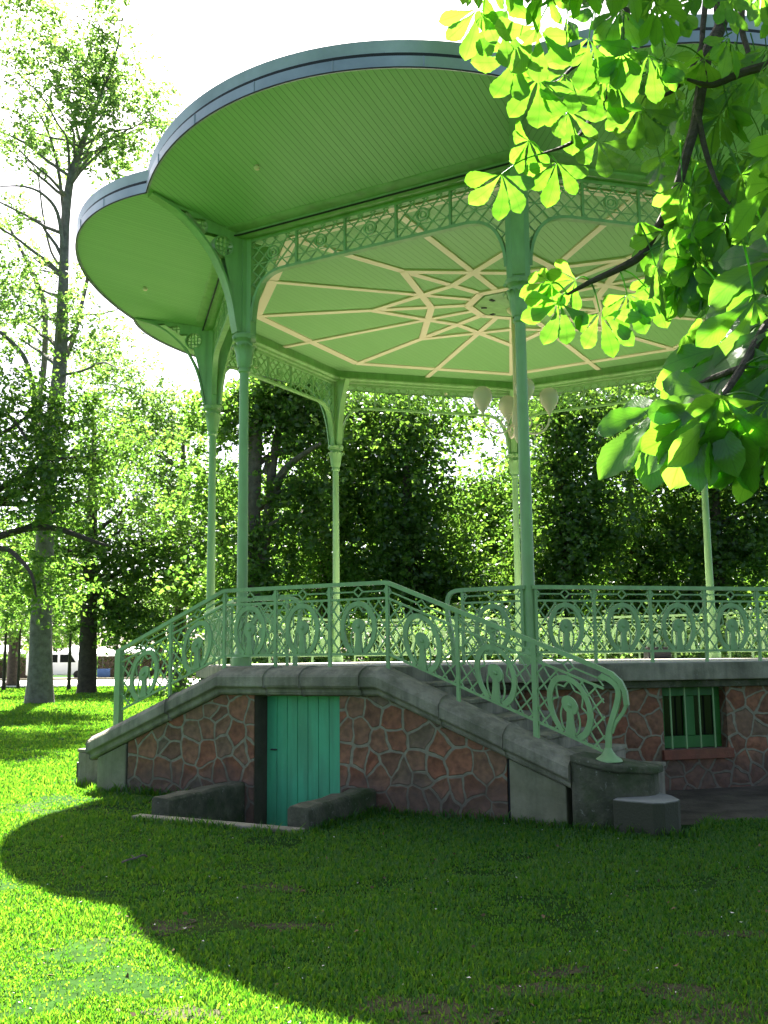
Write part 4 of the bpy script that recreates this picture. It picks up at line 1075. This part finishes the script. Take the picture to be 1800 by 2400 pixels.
specs = [(760, 36, 'dense dark tree behind the back left column', M_LEAFD, [(780, 1120, 90, 130, 52), (860, 1020, 110, 90, 44), (760, 1320, 110, 130, 60), (900, 1180, 90, 130, 50), (830, 940, 120, 60, 26)], .20),
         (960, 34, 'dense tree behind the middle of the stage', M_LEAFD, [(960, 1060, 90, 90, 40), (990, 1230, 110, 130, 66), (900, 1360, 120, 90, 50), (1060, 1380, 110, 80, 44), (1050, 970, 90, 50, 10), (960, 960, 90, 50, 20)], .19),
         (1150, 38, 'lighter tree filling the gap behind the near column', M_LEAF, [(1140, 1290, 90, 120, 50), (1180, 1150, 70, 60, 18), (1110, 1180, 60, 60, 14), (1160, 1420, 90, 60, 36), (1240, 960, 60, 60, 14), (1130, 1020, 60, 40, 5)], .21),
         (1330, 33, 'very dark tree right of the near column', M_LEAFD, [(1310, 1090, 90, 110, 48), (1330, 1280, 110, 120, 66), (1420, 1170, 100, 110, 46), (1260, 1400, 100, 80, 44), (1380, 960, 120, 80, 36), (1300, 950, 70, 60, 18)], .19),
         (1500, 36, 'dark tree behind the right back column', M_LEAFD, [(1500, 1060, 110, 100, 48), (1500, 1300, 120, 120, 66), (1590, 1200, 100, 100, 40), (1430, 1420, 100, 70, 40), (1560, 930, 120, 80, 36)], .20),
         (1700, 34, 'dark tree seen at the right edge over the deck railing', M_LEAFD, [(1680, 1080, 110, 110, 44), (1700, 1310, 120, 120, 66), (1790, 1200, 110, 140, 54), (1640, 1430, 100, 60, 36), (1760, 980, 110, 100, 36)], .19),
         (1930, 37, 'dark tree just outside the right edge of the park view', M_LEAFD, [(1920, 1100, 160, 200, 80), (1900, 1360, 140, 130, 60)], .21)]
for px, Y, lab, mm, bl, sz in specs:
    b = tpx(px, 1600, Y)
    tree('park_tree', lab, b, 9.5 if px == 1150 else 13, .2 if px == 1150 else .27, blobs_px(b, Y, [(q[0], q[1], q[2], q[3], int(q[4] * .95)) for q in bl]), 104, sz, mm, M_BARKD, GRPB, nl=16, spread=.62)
# second row that closes the view, farther away
for px, Y, lab in ((520, 52, 'far tree glimpsed between the two left columns'), (700, 55, 'far tree behind the twin-stemmed grey tree'), (880, 53, 'far tree behind the middle left of the stage'), (1080, 56, 'far tree behind the sky gap at the near column'),
                   (1270, 52, 'far tree behind the very dark tree'), (1450, 55, 'far tree behind the right back column'), (1640, 53, 'far tree right of the right back column'), (1830, 55, 'far tree beyond the right edge')):
    b = tpx(px, 1600, Y)
    tree('park_tree', lab, b, 9 if px == 1080 else 14, .33, blobs_px(b, Y, [(px, 1240, 110, 110, 44), (px - 40, 1390, 120, 80, 40), (px + 60, 1360, 100, 90, 36), (px + 20, 1120, 80, 60, 12 if px != 1080 else 2)]), 75, .27, M_LEAF if px < 900 else M_LEAFD, M_BARKD, 'far row of trees behind the bandstand', nl=10, spread=.9)
# --- sunlit shrubs just behind the bandstand
def shrub(px, Y, w, h, lab, mm, n):
    b = tpx(px, 1600, Y); T = empty('shrub', b); tag(T, lab, 'shrub', 'shrubs behind the bandstand railing')
    me, C = crown_mesh('foliage', [((0, 0, h * .5), (w * .5, w * .45, h * .5), n)], 90, .13, .8, .34)
    tb = MB()
    for i in range(8):
        q = C[i % len(C)]; tb.tube(limb_pts((RNG.normal() * .12, RNG.normal() * .12, 0), q, .08, 4), [.03, .025, .02, .014, .008], 5)
    tb.build('stem', M_BARKD, T); link('foliage', me, mm, T)
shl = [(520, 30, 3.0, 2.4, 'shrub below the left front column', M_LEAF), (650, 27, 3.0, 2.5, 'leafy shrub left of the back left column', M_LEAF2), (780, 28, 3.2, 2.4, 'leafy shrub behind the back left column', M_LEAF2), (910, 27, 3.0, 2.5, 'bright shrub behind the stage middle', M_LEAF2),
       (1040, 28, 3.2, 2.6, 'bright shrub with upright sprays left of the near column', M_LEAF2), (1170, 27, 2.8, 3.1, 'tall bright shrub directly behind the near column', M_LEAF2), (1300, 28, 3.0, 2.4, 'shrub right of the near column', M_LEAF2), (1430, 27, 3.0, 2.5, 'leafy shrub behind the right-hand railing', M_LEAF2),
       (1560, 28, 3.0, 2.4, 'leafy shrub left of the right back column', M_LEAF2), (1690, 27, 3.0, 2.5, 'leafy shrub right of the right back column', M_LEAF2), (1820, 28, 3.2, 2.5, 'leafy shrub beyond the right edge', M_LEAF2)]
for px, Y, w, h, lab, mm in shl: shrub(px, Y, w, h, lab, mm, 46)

# --- three slender saplings at the left
for px, py, Y, lab, tw_ in ((8, 1622, 53.5, 'slender sapling at the very left edge before the road', .09), (42, 1616, 57, 'slender sapling left of the big grey trunk', .08), (161, 1618, 54, 'slender sapling between the grey and the dark trunk', .09), (272, 1610, 60, 'slender sapling behind the stair newel post', .08)):
    b = tpx(px, py, Y)
    tree('sapling', lab, b, 6.5, tw_, [((0, 0, 4.6), (1.6, 1.6, 1.6), 20)], 80, .17, M_LEAF, M_BARKD, 'young trees along the far road', nl=8, spread=.5, forkz=.45)

# ================================================================ FAR STREET FURNITURE
def parasol(px, py, Y, lab, w=3.2, h=2.7):
    b = tpx(px, 1600, Y); T = empty('parasol', b, RNG.random()); tag(T, lab, 'parasol', 'white parasols beyond the road')
    m = MB(); m.tube([(0, 0, 0), (0, 0, h)], .035, 8); m.box(-.35, .35, -.35, .35, 0, .08); m.build('pole', M_POLE, T)
    m = MB(); k = 8; ring = [(w / 2 * math.cos(2 * PI * i / k), w / 2 * math.sin(2 * PI * i / k), h - .62) for i in range(k)]
    low_ = [(x * .99, y * .99, z - .2) for x, y, z in ring]
    m.add(ring + [(0, 0, h)] + low_, [(i, (i + 1) % k, k) for i in range(k)] + [(i + k + 1, (i + 1) % k + k + 1, (i + 1) % k, i) for i in range(k)])
    m.build('canopy', M_WHITE, T, smooth=False)
parasol(8, 0, 88, 'white parasol at the left edge beyond the road', 3.6, 3.0)
parasol(176, 0, 89, 'white parasol right beside the dark trunk', 3.2, 2.9)
parasol(240, 0, 86, 'white parasol between dark trunk and stair newel', 3.4, 2.7)
parasol(325, 0, 90, 'white parasol glimpsed through the stair railing', 3.4, 2.9)
# white van
vb = tpx(140, 1600, 87); V_ = empty('van', vb, rad(4)); tag(V_, 'white van with dark side windows parked beyond the road', 'van')
m = MB(); m.prism([(-2.6, .35), (-2.6, 2.1), (-2.4, 2.3), (1.2, 2.3), (1.75, 1.45), (2.6, 1.2), (2.65, .35)], -1, 1); m.build('body', M_VAN, V_, bevel=.06)
m = MB(); m.prism([(.2, 1.4), (.2, 2.05), (1.1, 2.05), (1.5, 1.4)], -1.012, -1.0); m.prism([(-1.4, 1.4), (-1.4, 2.05), (0, 2.05), (0, 1.4)], -1.012, -1.0); m.build('window', M_GLASS, V_, smooth=False)
for x in (-1.7, 1.7):
    m = MB(); m.tube([(x, -1.02, .36), (x, -.78, .36)], .36, 18); m.tube([(x, .78, .36), (x, 1.02, .36)], .36, 18); m.build('wheel', M_TYRE, V_)
# clipped hedge and stalls beyond the road
def hedge(x0, x1, Y, h, lab):
    a = tpx(x0, 1600, Y); c_ = tpx(x1, 1600, Y); w = (c_ - a).length; T = empty('hedge', (a + c_) / 2); tag(T, lab, 'hedge', 'hedges beyond the road')
    N_ = int(w * 420); P = np.stack([RNG.uniform(-w / 2, w / 2, N_), RNG.uniform(-.6, .6, N_), RNG.random(N_) ** .6 * h], 1)
    V, F = leaf_quads(P, RNG.uniform(.15, .3, N_)); link('foliage', np_mesh('foliage', V, F), M_LEAFD, T)
    m = MB(); m.box(-w / 2 + .1, w / 2 - .1, -.4, .4, 0, h * .85); m.build('twig_core', M_BARKD, T, smooth=False)
hedge(20, 72, 92, 2.2, 'clipped dark hedge left of the big grey trunk')
hedge(228, 330, 93, 2.4, 'clipped dark hedge behind the parasols')
hedge(330, 560, 92, 3.0, 'clipped dark hedge behind the stair railing')
hedge(-160, 14, 94, 2.0, 'clipped dark hedge at the left edge')
# far tree line beyond the street
N_ = 16000; xx = RNG.uniform(-130, 75, N_); hh = 8 + 4 * vnoise(xx + 200, xx * 0 + 3, .09, 9) + 2 * vnoise(xx + 200, xx * 0, .35, 10)
V, F = leaf_quads(np.stack([xx, 122 + xx * .02 + RNG.uniform(-4, 4, N_), RNG.random(N_) ** .8 * hh + .1], 1), RNG.uniform(.7, 1.5, N_))
o = link('treeline', np_mesh('treeline', V, F), M_LEAFD); tag(o, 'far belt of trees closing the view beyond the street', 'trees', kind='stuff')
st = tpx(244, 1600, 84); T = empty('market_stall', st, .1); tag(T, 'small market stall with blue cloth under a white parasol', 'stall')
m = MB(); m.box(-.5, .5, -.4, .4, .78, .84); [m.tube([(x, y, 0), (x, y, .78)], .03, 6) for x in (-.42, .42) for y in (-.33, .33)]; m.build('table', M_POLE, T)
m = MB(); m.box(-.52, .52, -.425, -.405, .2, .845); m.box(-.52, .52, -.42, .42, .842, .86); m.build('cloth', M_BLUE, T)

# ================================================================ CHESTNUT IN THE FOREGROUND
def leaflet(L, rows=12, seed=0):
    r = np.random.default_rng(seed)
    s_ = np.linspace(0, 1, rows)
    wp = np.interp(s_, [0, .08, .25, .45, .62, .74, .84, .92, .97, 1], [.03, .07, .26, .60, .90, 1.0, .90, .58, .24, .01]) * L * .20 * r.uniform(.92, 1.12)
    uvs = []; V = []
    bend = r.uniform(.06, .22); side_ = r.uniform(-.06, .06); fold = r.uniform(.08, .26)
    for i, t in enumerate(s_):
        yy = L * t; zz = -bend * L * t * t; xx = side_ * L * math.sin(PI * t)
        for q in (-1, -.55, 0, .55, 1):
            ser = 1 + (.035 * (-1) ** i if abs(q) == 1 else 0)
            V.append((xx + q * wp[i] * ser, yy - abs(q) * wp[i] * .10, zz + abs(q) * wp[i] * fold + .010 * L * math.sin(26 * t + 2 * abs(q)) * (abs(q) > .3) + .02 * L * math.sin(5 * t + q + seed)))
            uvs.append((q * .5, t))
    F = [[i * 5 + j, i * 5 + j + 1, (i + 1) * 5 + j + 1, (i + 1) * 5 + j] for i in range(rows - 1) for j in range(4)]
    return np.array(V), np.array(F), np.array(uvs)

def palm(seed, nlf=7, rows=17):
    """compound leaf, middle leaflet along +y, normal +z, longest leaflet 1 long; plus petiole behind"""
    r = np.random.default_rng(100 + seed); Vs = []; Fs = []; U = []; k = 0
    fan = {7: [-98, -62, -30, 0, 29, 60, 96], 5: [-66, -33, 0, 32, 66], 6: [-82, -48, -16, 15, 46, 80]}[nlf]
    for a in fan:
        ln = 1.0 - .0030 * abs(a) + r.uniform(-.07, .05)
        V, F, u = leaflet(ln, rows, r.integers(1, 9999))
        V[:, 1] += .03
        tilt = rad(r.uniform(-4, 14) + abs(a) * .22)         # droop out of the leaf plane
        c_, s_ = math.cos(-tilt), math.sin(-tilt)
        V = V @ np.array([[1, 0, 0], [0, c_, -s_], [0, s_, c_]]).T
        rl = rad(r.uniform(-13, 13)); c_, s_ = math.cos(rl), math.sin(rl)
        V = V @ np.array([[c_, 0, s_], [0, 1, 0], [-s_, 0, c_]]).T
        an = rad(-a + r.uniform(-6, 6)); c_, s_ = math.cos(an), math.sin(an)
        V = V @ np.array([[c_, -s_, 0], [s_, c_, 0], [0, 0, 1]]).T
        Vs.append(V); Fs.append(F + k); U.append(u); k += len(V)
    return np.concatenate(Vs), np.concatenate(Fs), np.concatenate(U)
PALMS = [palm(i, (7, 5, 6, 7, 5, 6)[i]) for i in range(6)]
PALMS_FAR = [palm(i, (7, 5, 6)[i], 8) for i in range(3)]
LV, LF, LU = [], [], []; lk = 0
twigs = MB()
def put_leaf(p, dirv, nrm, size, kind=None, pet=None):
    global lk
    V, F, U = PALMS_FAR[RNG.integers(0, 3)] if kind == 'far' else PALMS[RNG.integers(0, 6) if kind is None else kind]
    y = Vector(dirv).normalized(); z = Vector(nrm); z = (z - y * z.dot(y)); z.normalize(); x = y.cross(z)
    R = np.array([x, y, z])
    LV.append(V * size @ R + np.array(p)); LF.append(F + lk); LU.append(U); lk += len(V)
    if pet is not None:
        mid = (Vector(p) + Vector(pet)) / 2 + Vector((0, 0, .015))
        twigs.tube(smoothline([tuple(pet), tuple(mid), tuple(p)], 3), [.0035, .0032, .003, .0028, .0026, .0024, .0022], 5, cap=False)

CR, CU, CF = cam_axes()
SUNV = sv
def img_dir(deg, away=0.0):
    """direction in the picture plane, degrees counter-clockwise from right, pushed away from the camera"""
    return CR * math.cos(rad(deg)) + CU * math.sin(rad(deg)) + CF * away
tr_root = Vector((5.3, 3.4, 0))
# boughs: (pixel polyline with depths) joined to the trunk outside the frame
def bough(pts, rs):
    return [at(x, y, Y) for x, y, Y in pts], rs
boughs = [
 bough([(1660, -330, 5.0), (1560, -160, 4.6), (1478, -20, 4.3), (1466, 50, 4.2), (1452, 110, 4.15), (1436, 190, 4.1), (1412, 240, 4.05), (1388, 275, 4.0), (1350, 325, 3.9), (1318, 345, 3.8), (1270, 360, 3.75)], [.045, .034, .022, .02, .018, .016, .013, .011, .009, .007, .004]),
 bough([(1456, 66, 4.2), (1420, 105, 4.1), (1380, 135, 4.0), (1340, 160, 3.9), (1290, 195, 3.8), (1215, 128, 3.7)], [.012, .010, .009, .008, .006, .003]),
 bough([(1980, -300, 4.4), (1830, -160, 4.0), (1700, -20, 3.75), (1690, 60, 3.7), (1660, 120, 3.65), (1640, 230, 3.6), (1630, 290, 3.55), (1610, 360, 3.5), (1594, 420, 3.5), (1565, 490, 3.45), (1532, 550, 3.45), (1500, 600, 3.4), (1450, 630, 3.4), (1385, 660, 3.4), (1330, 690, 3.4)], [.05, .04, .028, .026, .024, .022, .02, .019, .018, .017, .016, .015, .013, .010, .005]),
 bough([(2050, 60, 3.6), (1900, 120, 3.5), (1810, 150, 3.5), (1740, 170, 3.5), (1690, 192, 3.5), (1660, 200, 3.5), (1610, 186, 3.5)], [.03, .024, .018, .016, .013, .011, .006]),
 bough([(1634, 260, 3.55), (1650, 340, 3.5), (1668, 400, 3.45), (1690, 450, 3.4), (1712, 480, 3.35)], [.012, .011, .009, .007, .004]),
 bough([(1742, -40, 3.9), (1738, 60, 3.8), (1750, 110, 3.75), (1766, 160, 3.7), (1790, 130, 3.7)], [.016, .013, .011, .009, .006]),
 bough([(1660, -60, 4.0), (1648, 60, 3.9), (1640, 120, 3.85), (1600, 190, 3.8), (1560, 222, 3.8), (1525, 220, 3.8)], [.014, .012, .010, .009, .007, .004]),
 bough([(2150, 500, 2.6), (1980, 620, 2.5), (1860, 700, 2.4), (1800, 760, 2.35), (1740, 860, 2.3), (1690, 930, 2.25), (1650, 945, 2.25)], [.024, .02, .014, .012, .010, .008, .005]),
 bough([(1740, 860, 2.3), (1660, 890, 2.4), (1600, 925, 2.5), (1565, 945, 2.55)], [.008, .007, .006, .004]),
 bough([(2150, 200, 2.9), (1990, 330, 2.8), (1890, 440, 2.7), (1830, 560, 2.6), (1790, 660, 2.55)], [.022, .018, .014, .012, .006])]
CH = empty('chestnut_tree', tr_root); tag(CH, 'horse chestnut whose leafy boughs hang across the upper right foreground', 'tree')
tk = MB()
tk.tube([(0, 0, -.2), (0, 0, .05), (0, 0, .5), (-.05, .0, 1.5), (.0, .1, 2.8), (.1, .3, 4.5), (.1, .4, 7)], [.42, .36, .28, .25, .23, .16, .08], 14)
for z_, to in ((2.4, boughs[7][0][0]), (2.6, boughs[9][0][0]), (2.7, boughs[3][0][0]), (2.9, boughs[2][0][0]), (3.3, boughs[0][0][0]), (3.1, boughs[5][0][0]), (3.1, boughs[6][0][0])):
    p = Vector(to) - tr_root; r_to = .035
    tk.tube(smoothline([(-.02, .1, z_), tuple(Vector((0, .1, z_)).lerp(p, .5) + Vector((0, 0, .25))), tuple(p)], 6), [.10 - (.10 - .036) * i / 12 for i in range(13)], 8)
tk.build('trunk', M_BARKD, CH)
bg_ = MB()
for pts, rs in boughs:
    sm = smoothline([tuple(p - tr_root) + (r,) for p, r in zip(pts, rs)], 4)
    bg_.tube([p[:3] for p in sm], [p[3] for p in sm], 7)
bg_.build('bough', M_BARKD, CH)
# leaves set by hand where single leaves can be told apart: px, py, depth, picture direction, length, facing tilt
HAND = [(1206, 130, 3.55, 238, .21, 0), (1176, 408, 3.7, 262, .185, 3), (1262, 184, 3.7, 250, .21, 2), (1325, 175, 3.75, 268, .20, 0), (1305, 380, 3.75, 262, .17, 1), (1240, 330, 3.75, 232, .15, 4),
        (1312, 708, 3.4, 244, .165, 0), (1290, 660, 3.4, 215, .13, 2), (1406, 731, 3.4, 276, .165, 3), (1350, 655, 3.4, 200, .13, 1), (1514, 673, 3.4, 300, .15, 1), (1470, 690, 3.4, 280, .15, 2), (1632, 606, 3.2, 262, .16, 1), (1700, 663, 3.1, 255, .17, 4),
        (1180, 60, 3.4, 250, .20, 2), (1120, 20, 3.35, 262, .17, 1), (1260, 60, 3.3, 230, .22, 3), (1380, 90, 3.4, 255, .22, 0), (1420, 200, 3.75, 262, .20, 2), (1500, 250, 3.8, 255, .20, 3), (1330, 260, 3.9, 275, .19, 5), (1400, 330, 3.9, 268, .19, 0), (1520, 130, 3.45, 240, .22, 1),
        (1567, 948, 2.55, 218, .235, 1), (1540, 985, 2.55, 240, .17, 4), (1655, 945, 2.25, 222, .20, 0), (1662, 950, 2.25, 262, .20, 2), (1675, 955, 2.25, 300, .20, 1), (1800, 940, 2.2, 262, .2, 3), (1690, 930, 2.2, 240, .21, 4), (1830, 760, 2.3, 215, .23, 0), (1830, 600, 2.5, 240, .22, 3), (1790, 660, 2.55, 225, .2, 1), (1820, 430, 2.7, 235, .24, 2), (1700, 520, 3.2, 262, .18, 5), (1620, 560, 3.3, 250, .18, 0), (1560, 540, 3.4, 262, .17, 2), (1830, 840, 2.25, 232, .2, 4), (1770, 735, 2.5, 218, .23, 1), (1835, 700, 2.4, 226, .24, 3), (1740, 800, 2.4, 216, .22, 5), (1860, 900, 2.3, 218, .24, 2), (1650, 830, 2.6, 212, .19, 4), (1790, 1010, 2.25, 268, .17, 0), (1860, 520, 2.5, 230, .24, 0)]
allb = [p for pts, rs in boughs for p in pts]
for (px, py, Y, dg, ln, kd) in HAND:
    p = at(px, py, Y); dv = img_dir(dg, RNG.uniform(-.12, .2)); ln *= 1.05
    if Y < 2.6: nr = -CF * .6 + Vector((0, 0, 1)) * RNG.uniform(.5, 1.0) + CR * RNG.uniform(-.3, .3)
    else: nr = CF * RNG.uniform(.55, .95) + Vector((0, 0, 1)) * RNG.uniform(.25, .6) + CR * RNG.uniform(-.25, .25)
    pet = min(allb, key=lambda q: (q - p).length); 
    if (pet - p).length > .22: pet = p - dv.normalized() * .12 + Vector((0, 0, .03))
    put_leaf(p, dv, nr, ln, (1, 4, 2, 1, 5, 4)[kd], pet)
# denser leaves further in, along and above the boughs
def scatter(n, box, Yr, sz, reject, slope=0):
    k = 0
    while k < n:
        px = RNG.uniform(box[0], box[1]); py = RNG.uniform(box[2], box[3])
        if reject(px, py): continue
        Y = RNG.uniform(*Yr) + slope * py / 400; p = at(px, py, Y); dg = RNG.normal(258, 32)
        dv = img_dir(dg, RNG.uniform(-.5, .5))
        nr = CF * RNG.uniform(-.25, .9) + Vector((0, 0, 1)) * RNG.uniform(.2, 1.0) + CR * RNG.uniform(-.5, .5)
        put_leaf(p, dv, nr, RNG.uniform(*sz), None, p - dv.normalized() * .11 + Vector((0, 0, .04)))
        k += 1
edge = lambda x, y: not (x > np.interp(y, [-400, 0, 60, 150, 260, 340, 420, 500, 560, 640, 700, 800], [1130, 1180, 1240, 1330, 1400, 1500, 1560, 1580, 1540, 1500, 1680, 1780]))
scatter(9, (1130, 1560, -120, 300), (3.15, 3.5), (.12, .16), edge, .9)
scatter(27, (1420, 1860, -160, 200), (3.0, 3.5), (.115, .155), edge, .9)
scatter(96, (1440, 1880, 150, 560), (3.4, 4.9), (.12, .165), edge)
scatter(74, (1480, 1900, 380, 720), (3.0, 4.2), (.12, .165), edge)
scatter(24, (1700, 2000, 300, 900), (2.3, 2.9), (.18, .22), edge)
scatter(60, (1800, 2500, -700, -140), (3.2, 5.2), (.17, .22), lambda x, y: False)  # leaves above the frame, added for the shade they cast
scatter(90, (1860, 2700, -400, 900), (2.4, 4.6), (.17, .22), lambda x, y: False)
# unseen upper leaves, added along the sun rays to shade the inner ones
def shades_left(p):
    for Yq in (3.2, 3.6, 4.0):
        t_ = (p.y - Yq) / SUNV.y
        if t_ < .05: continue
        q = p - SUNV * t_; r_ = q - Vector((0, 0, CZ)); dp = r_.dot(CF); qx = 900 + FPX * r_.dot(CR) / dp; qy = 1200 - FPX * r_.dot(CU) / dp
        if 1000 < qx < (1440 if qy > 300 else 1500) and -150 < qy < 900: return True
    return False
n_ = 0
while n_ < 1900:
    px = RNG.uniform(1530, 1960); py = RNG.uniform(200, 900); p = at(px, py, RNG.uniform(2.2, 4.9)) + SUNV * RNG.uniform(1.4, 6.5)
    rel = p - Vector((0, 0, CZ)); dep = rel.dot(CF); ix = 900 + FPX * rel.dot(CR) / dep; iy = 1200 - FPX * rel.dot(CU) / dep
    if edge(px, py) or (iy > -70 and ix < 1880) or shades_left(p): continue
    a = RNG.random() * 2 * PI; n_ += 1
    put_leaf(p, (math.cos(a), math.sin(a), -.7), (RNG.normal() * .4, RNG.normal() * .4, 1), RNG.uniform(.18, .25), 'far')
# the rest of the crown, up and behind, outside the picture
for i in range(420):
    d_ = RNG.normal(size=3); d_ /= np.linalg.norm(d_); rr = RNG.uniform(.75, 1)
    p = np.array([5.3, 3.6, 5.6]) + d_ * rr * np.array([3.4, 3.3, 2.7])
    rel = Vector(p) - Vector((0, 0, CZ)); dep = rel.dot(CF)
    if dep > 0:
        ix = 900 + FPX * rel.dot(CR) / dep; iy = 1200 - FPX * rel.dot(CU) / dep
        if (-50 < ix < 1900 and -80 < iy < 2500) or shades_left(Vector(p)): continue
    a = RNG.random() * 2 * PI
    put_leaf(p, (math.cos(a), math.sin(a), -.8), (RNG.normal() * .4, RNG.normal() * .4, 1), RNG.uniform(.18, .26), 'far')
V = np.concatenate(LV) - np.array(tr_root); F = np.concatenate(LF); U = np.concatenate(LU)
tv = np.array(twigs.v) - np.array(tr_root); tf = np.array(twigs.f)
V, F, U = np.concatenate([V, tv]), np.concatenate([F, tf + len(V)]), np.concatenate([U, np.full((len(tv), 2), .47)])
link('crown', np_mesh('crown', V, F, U, True), M_CHEST, CH)
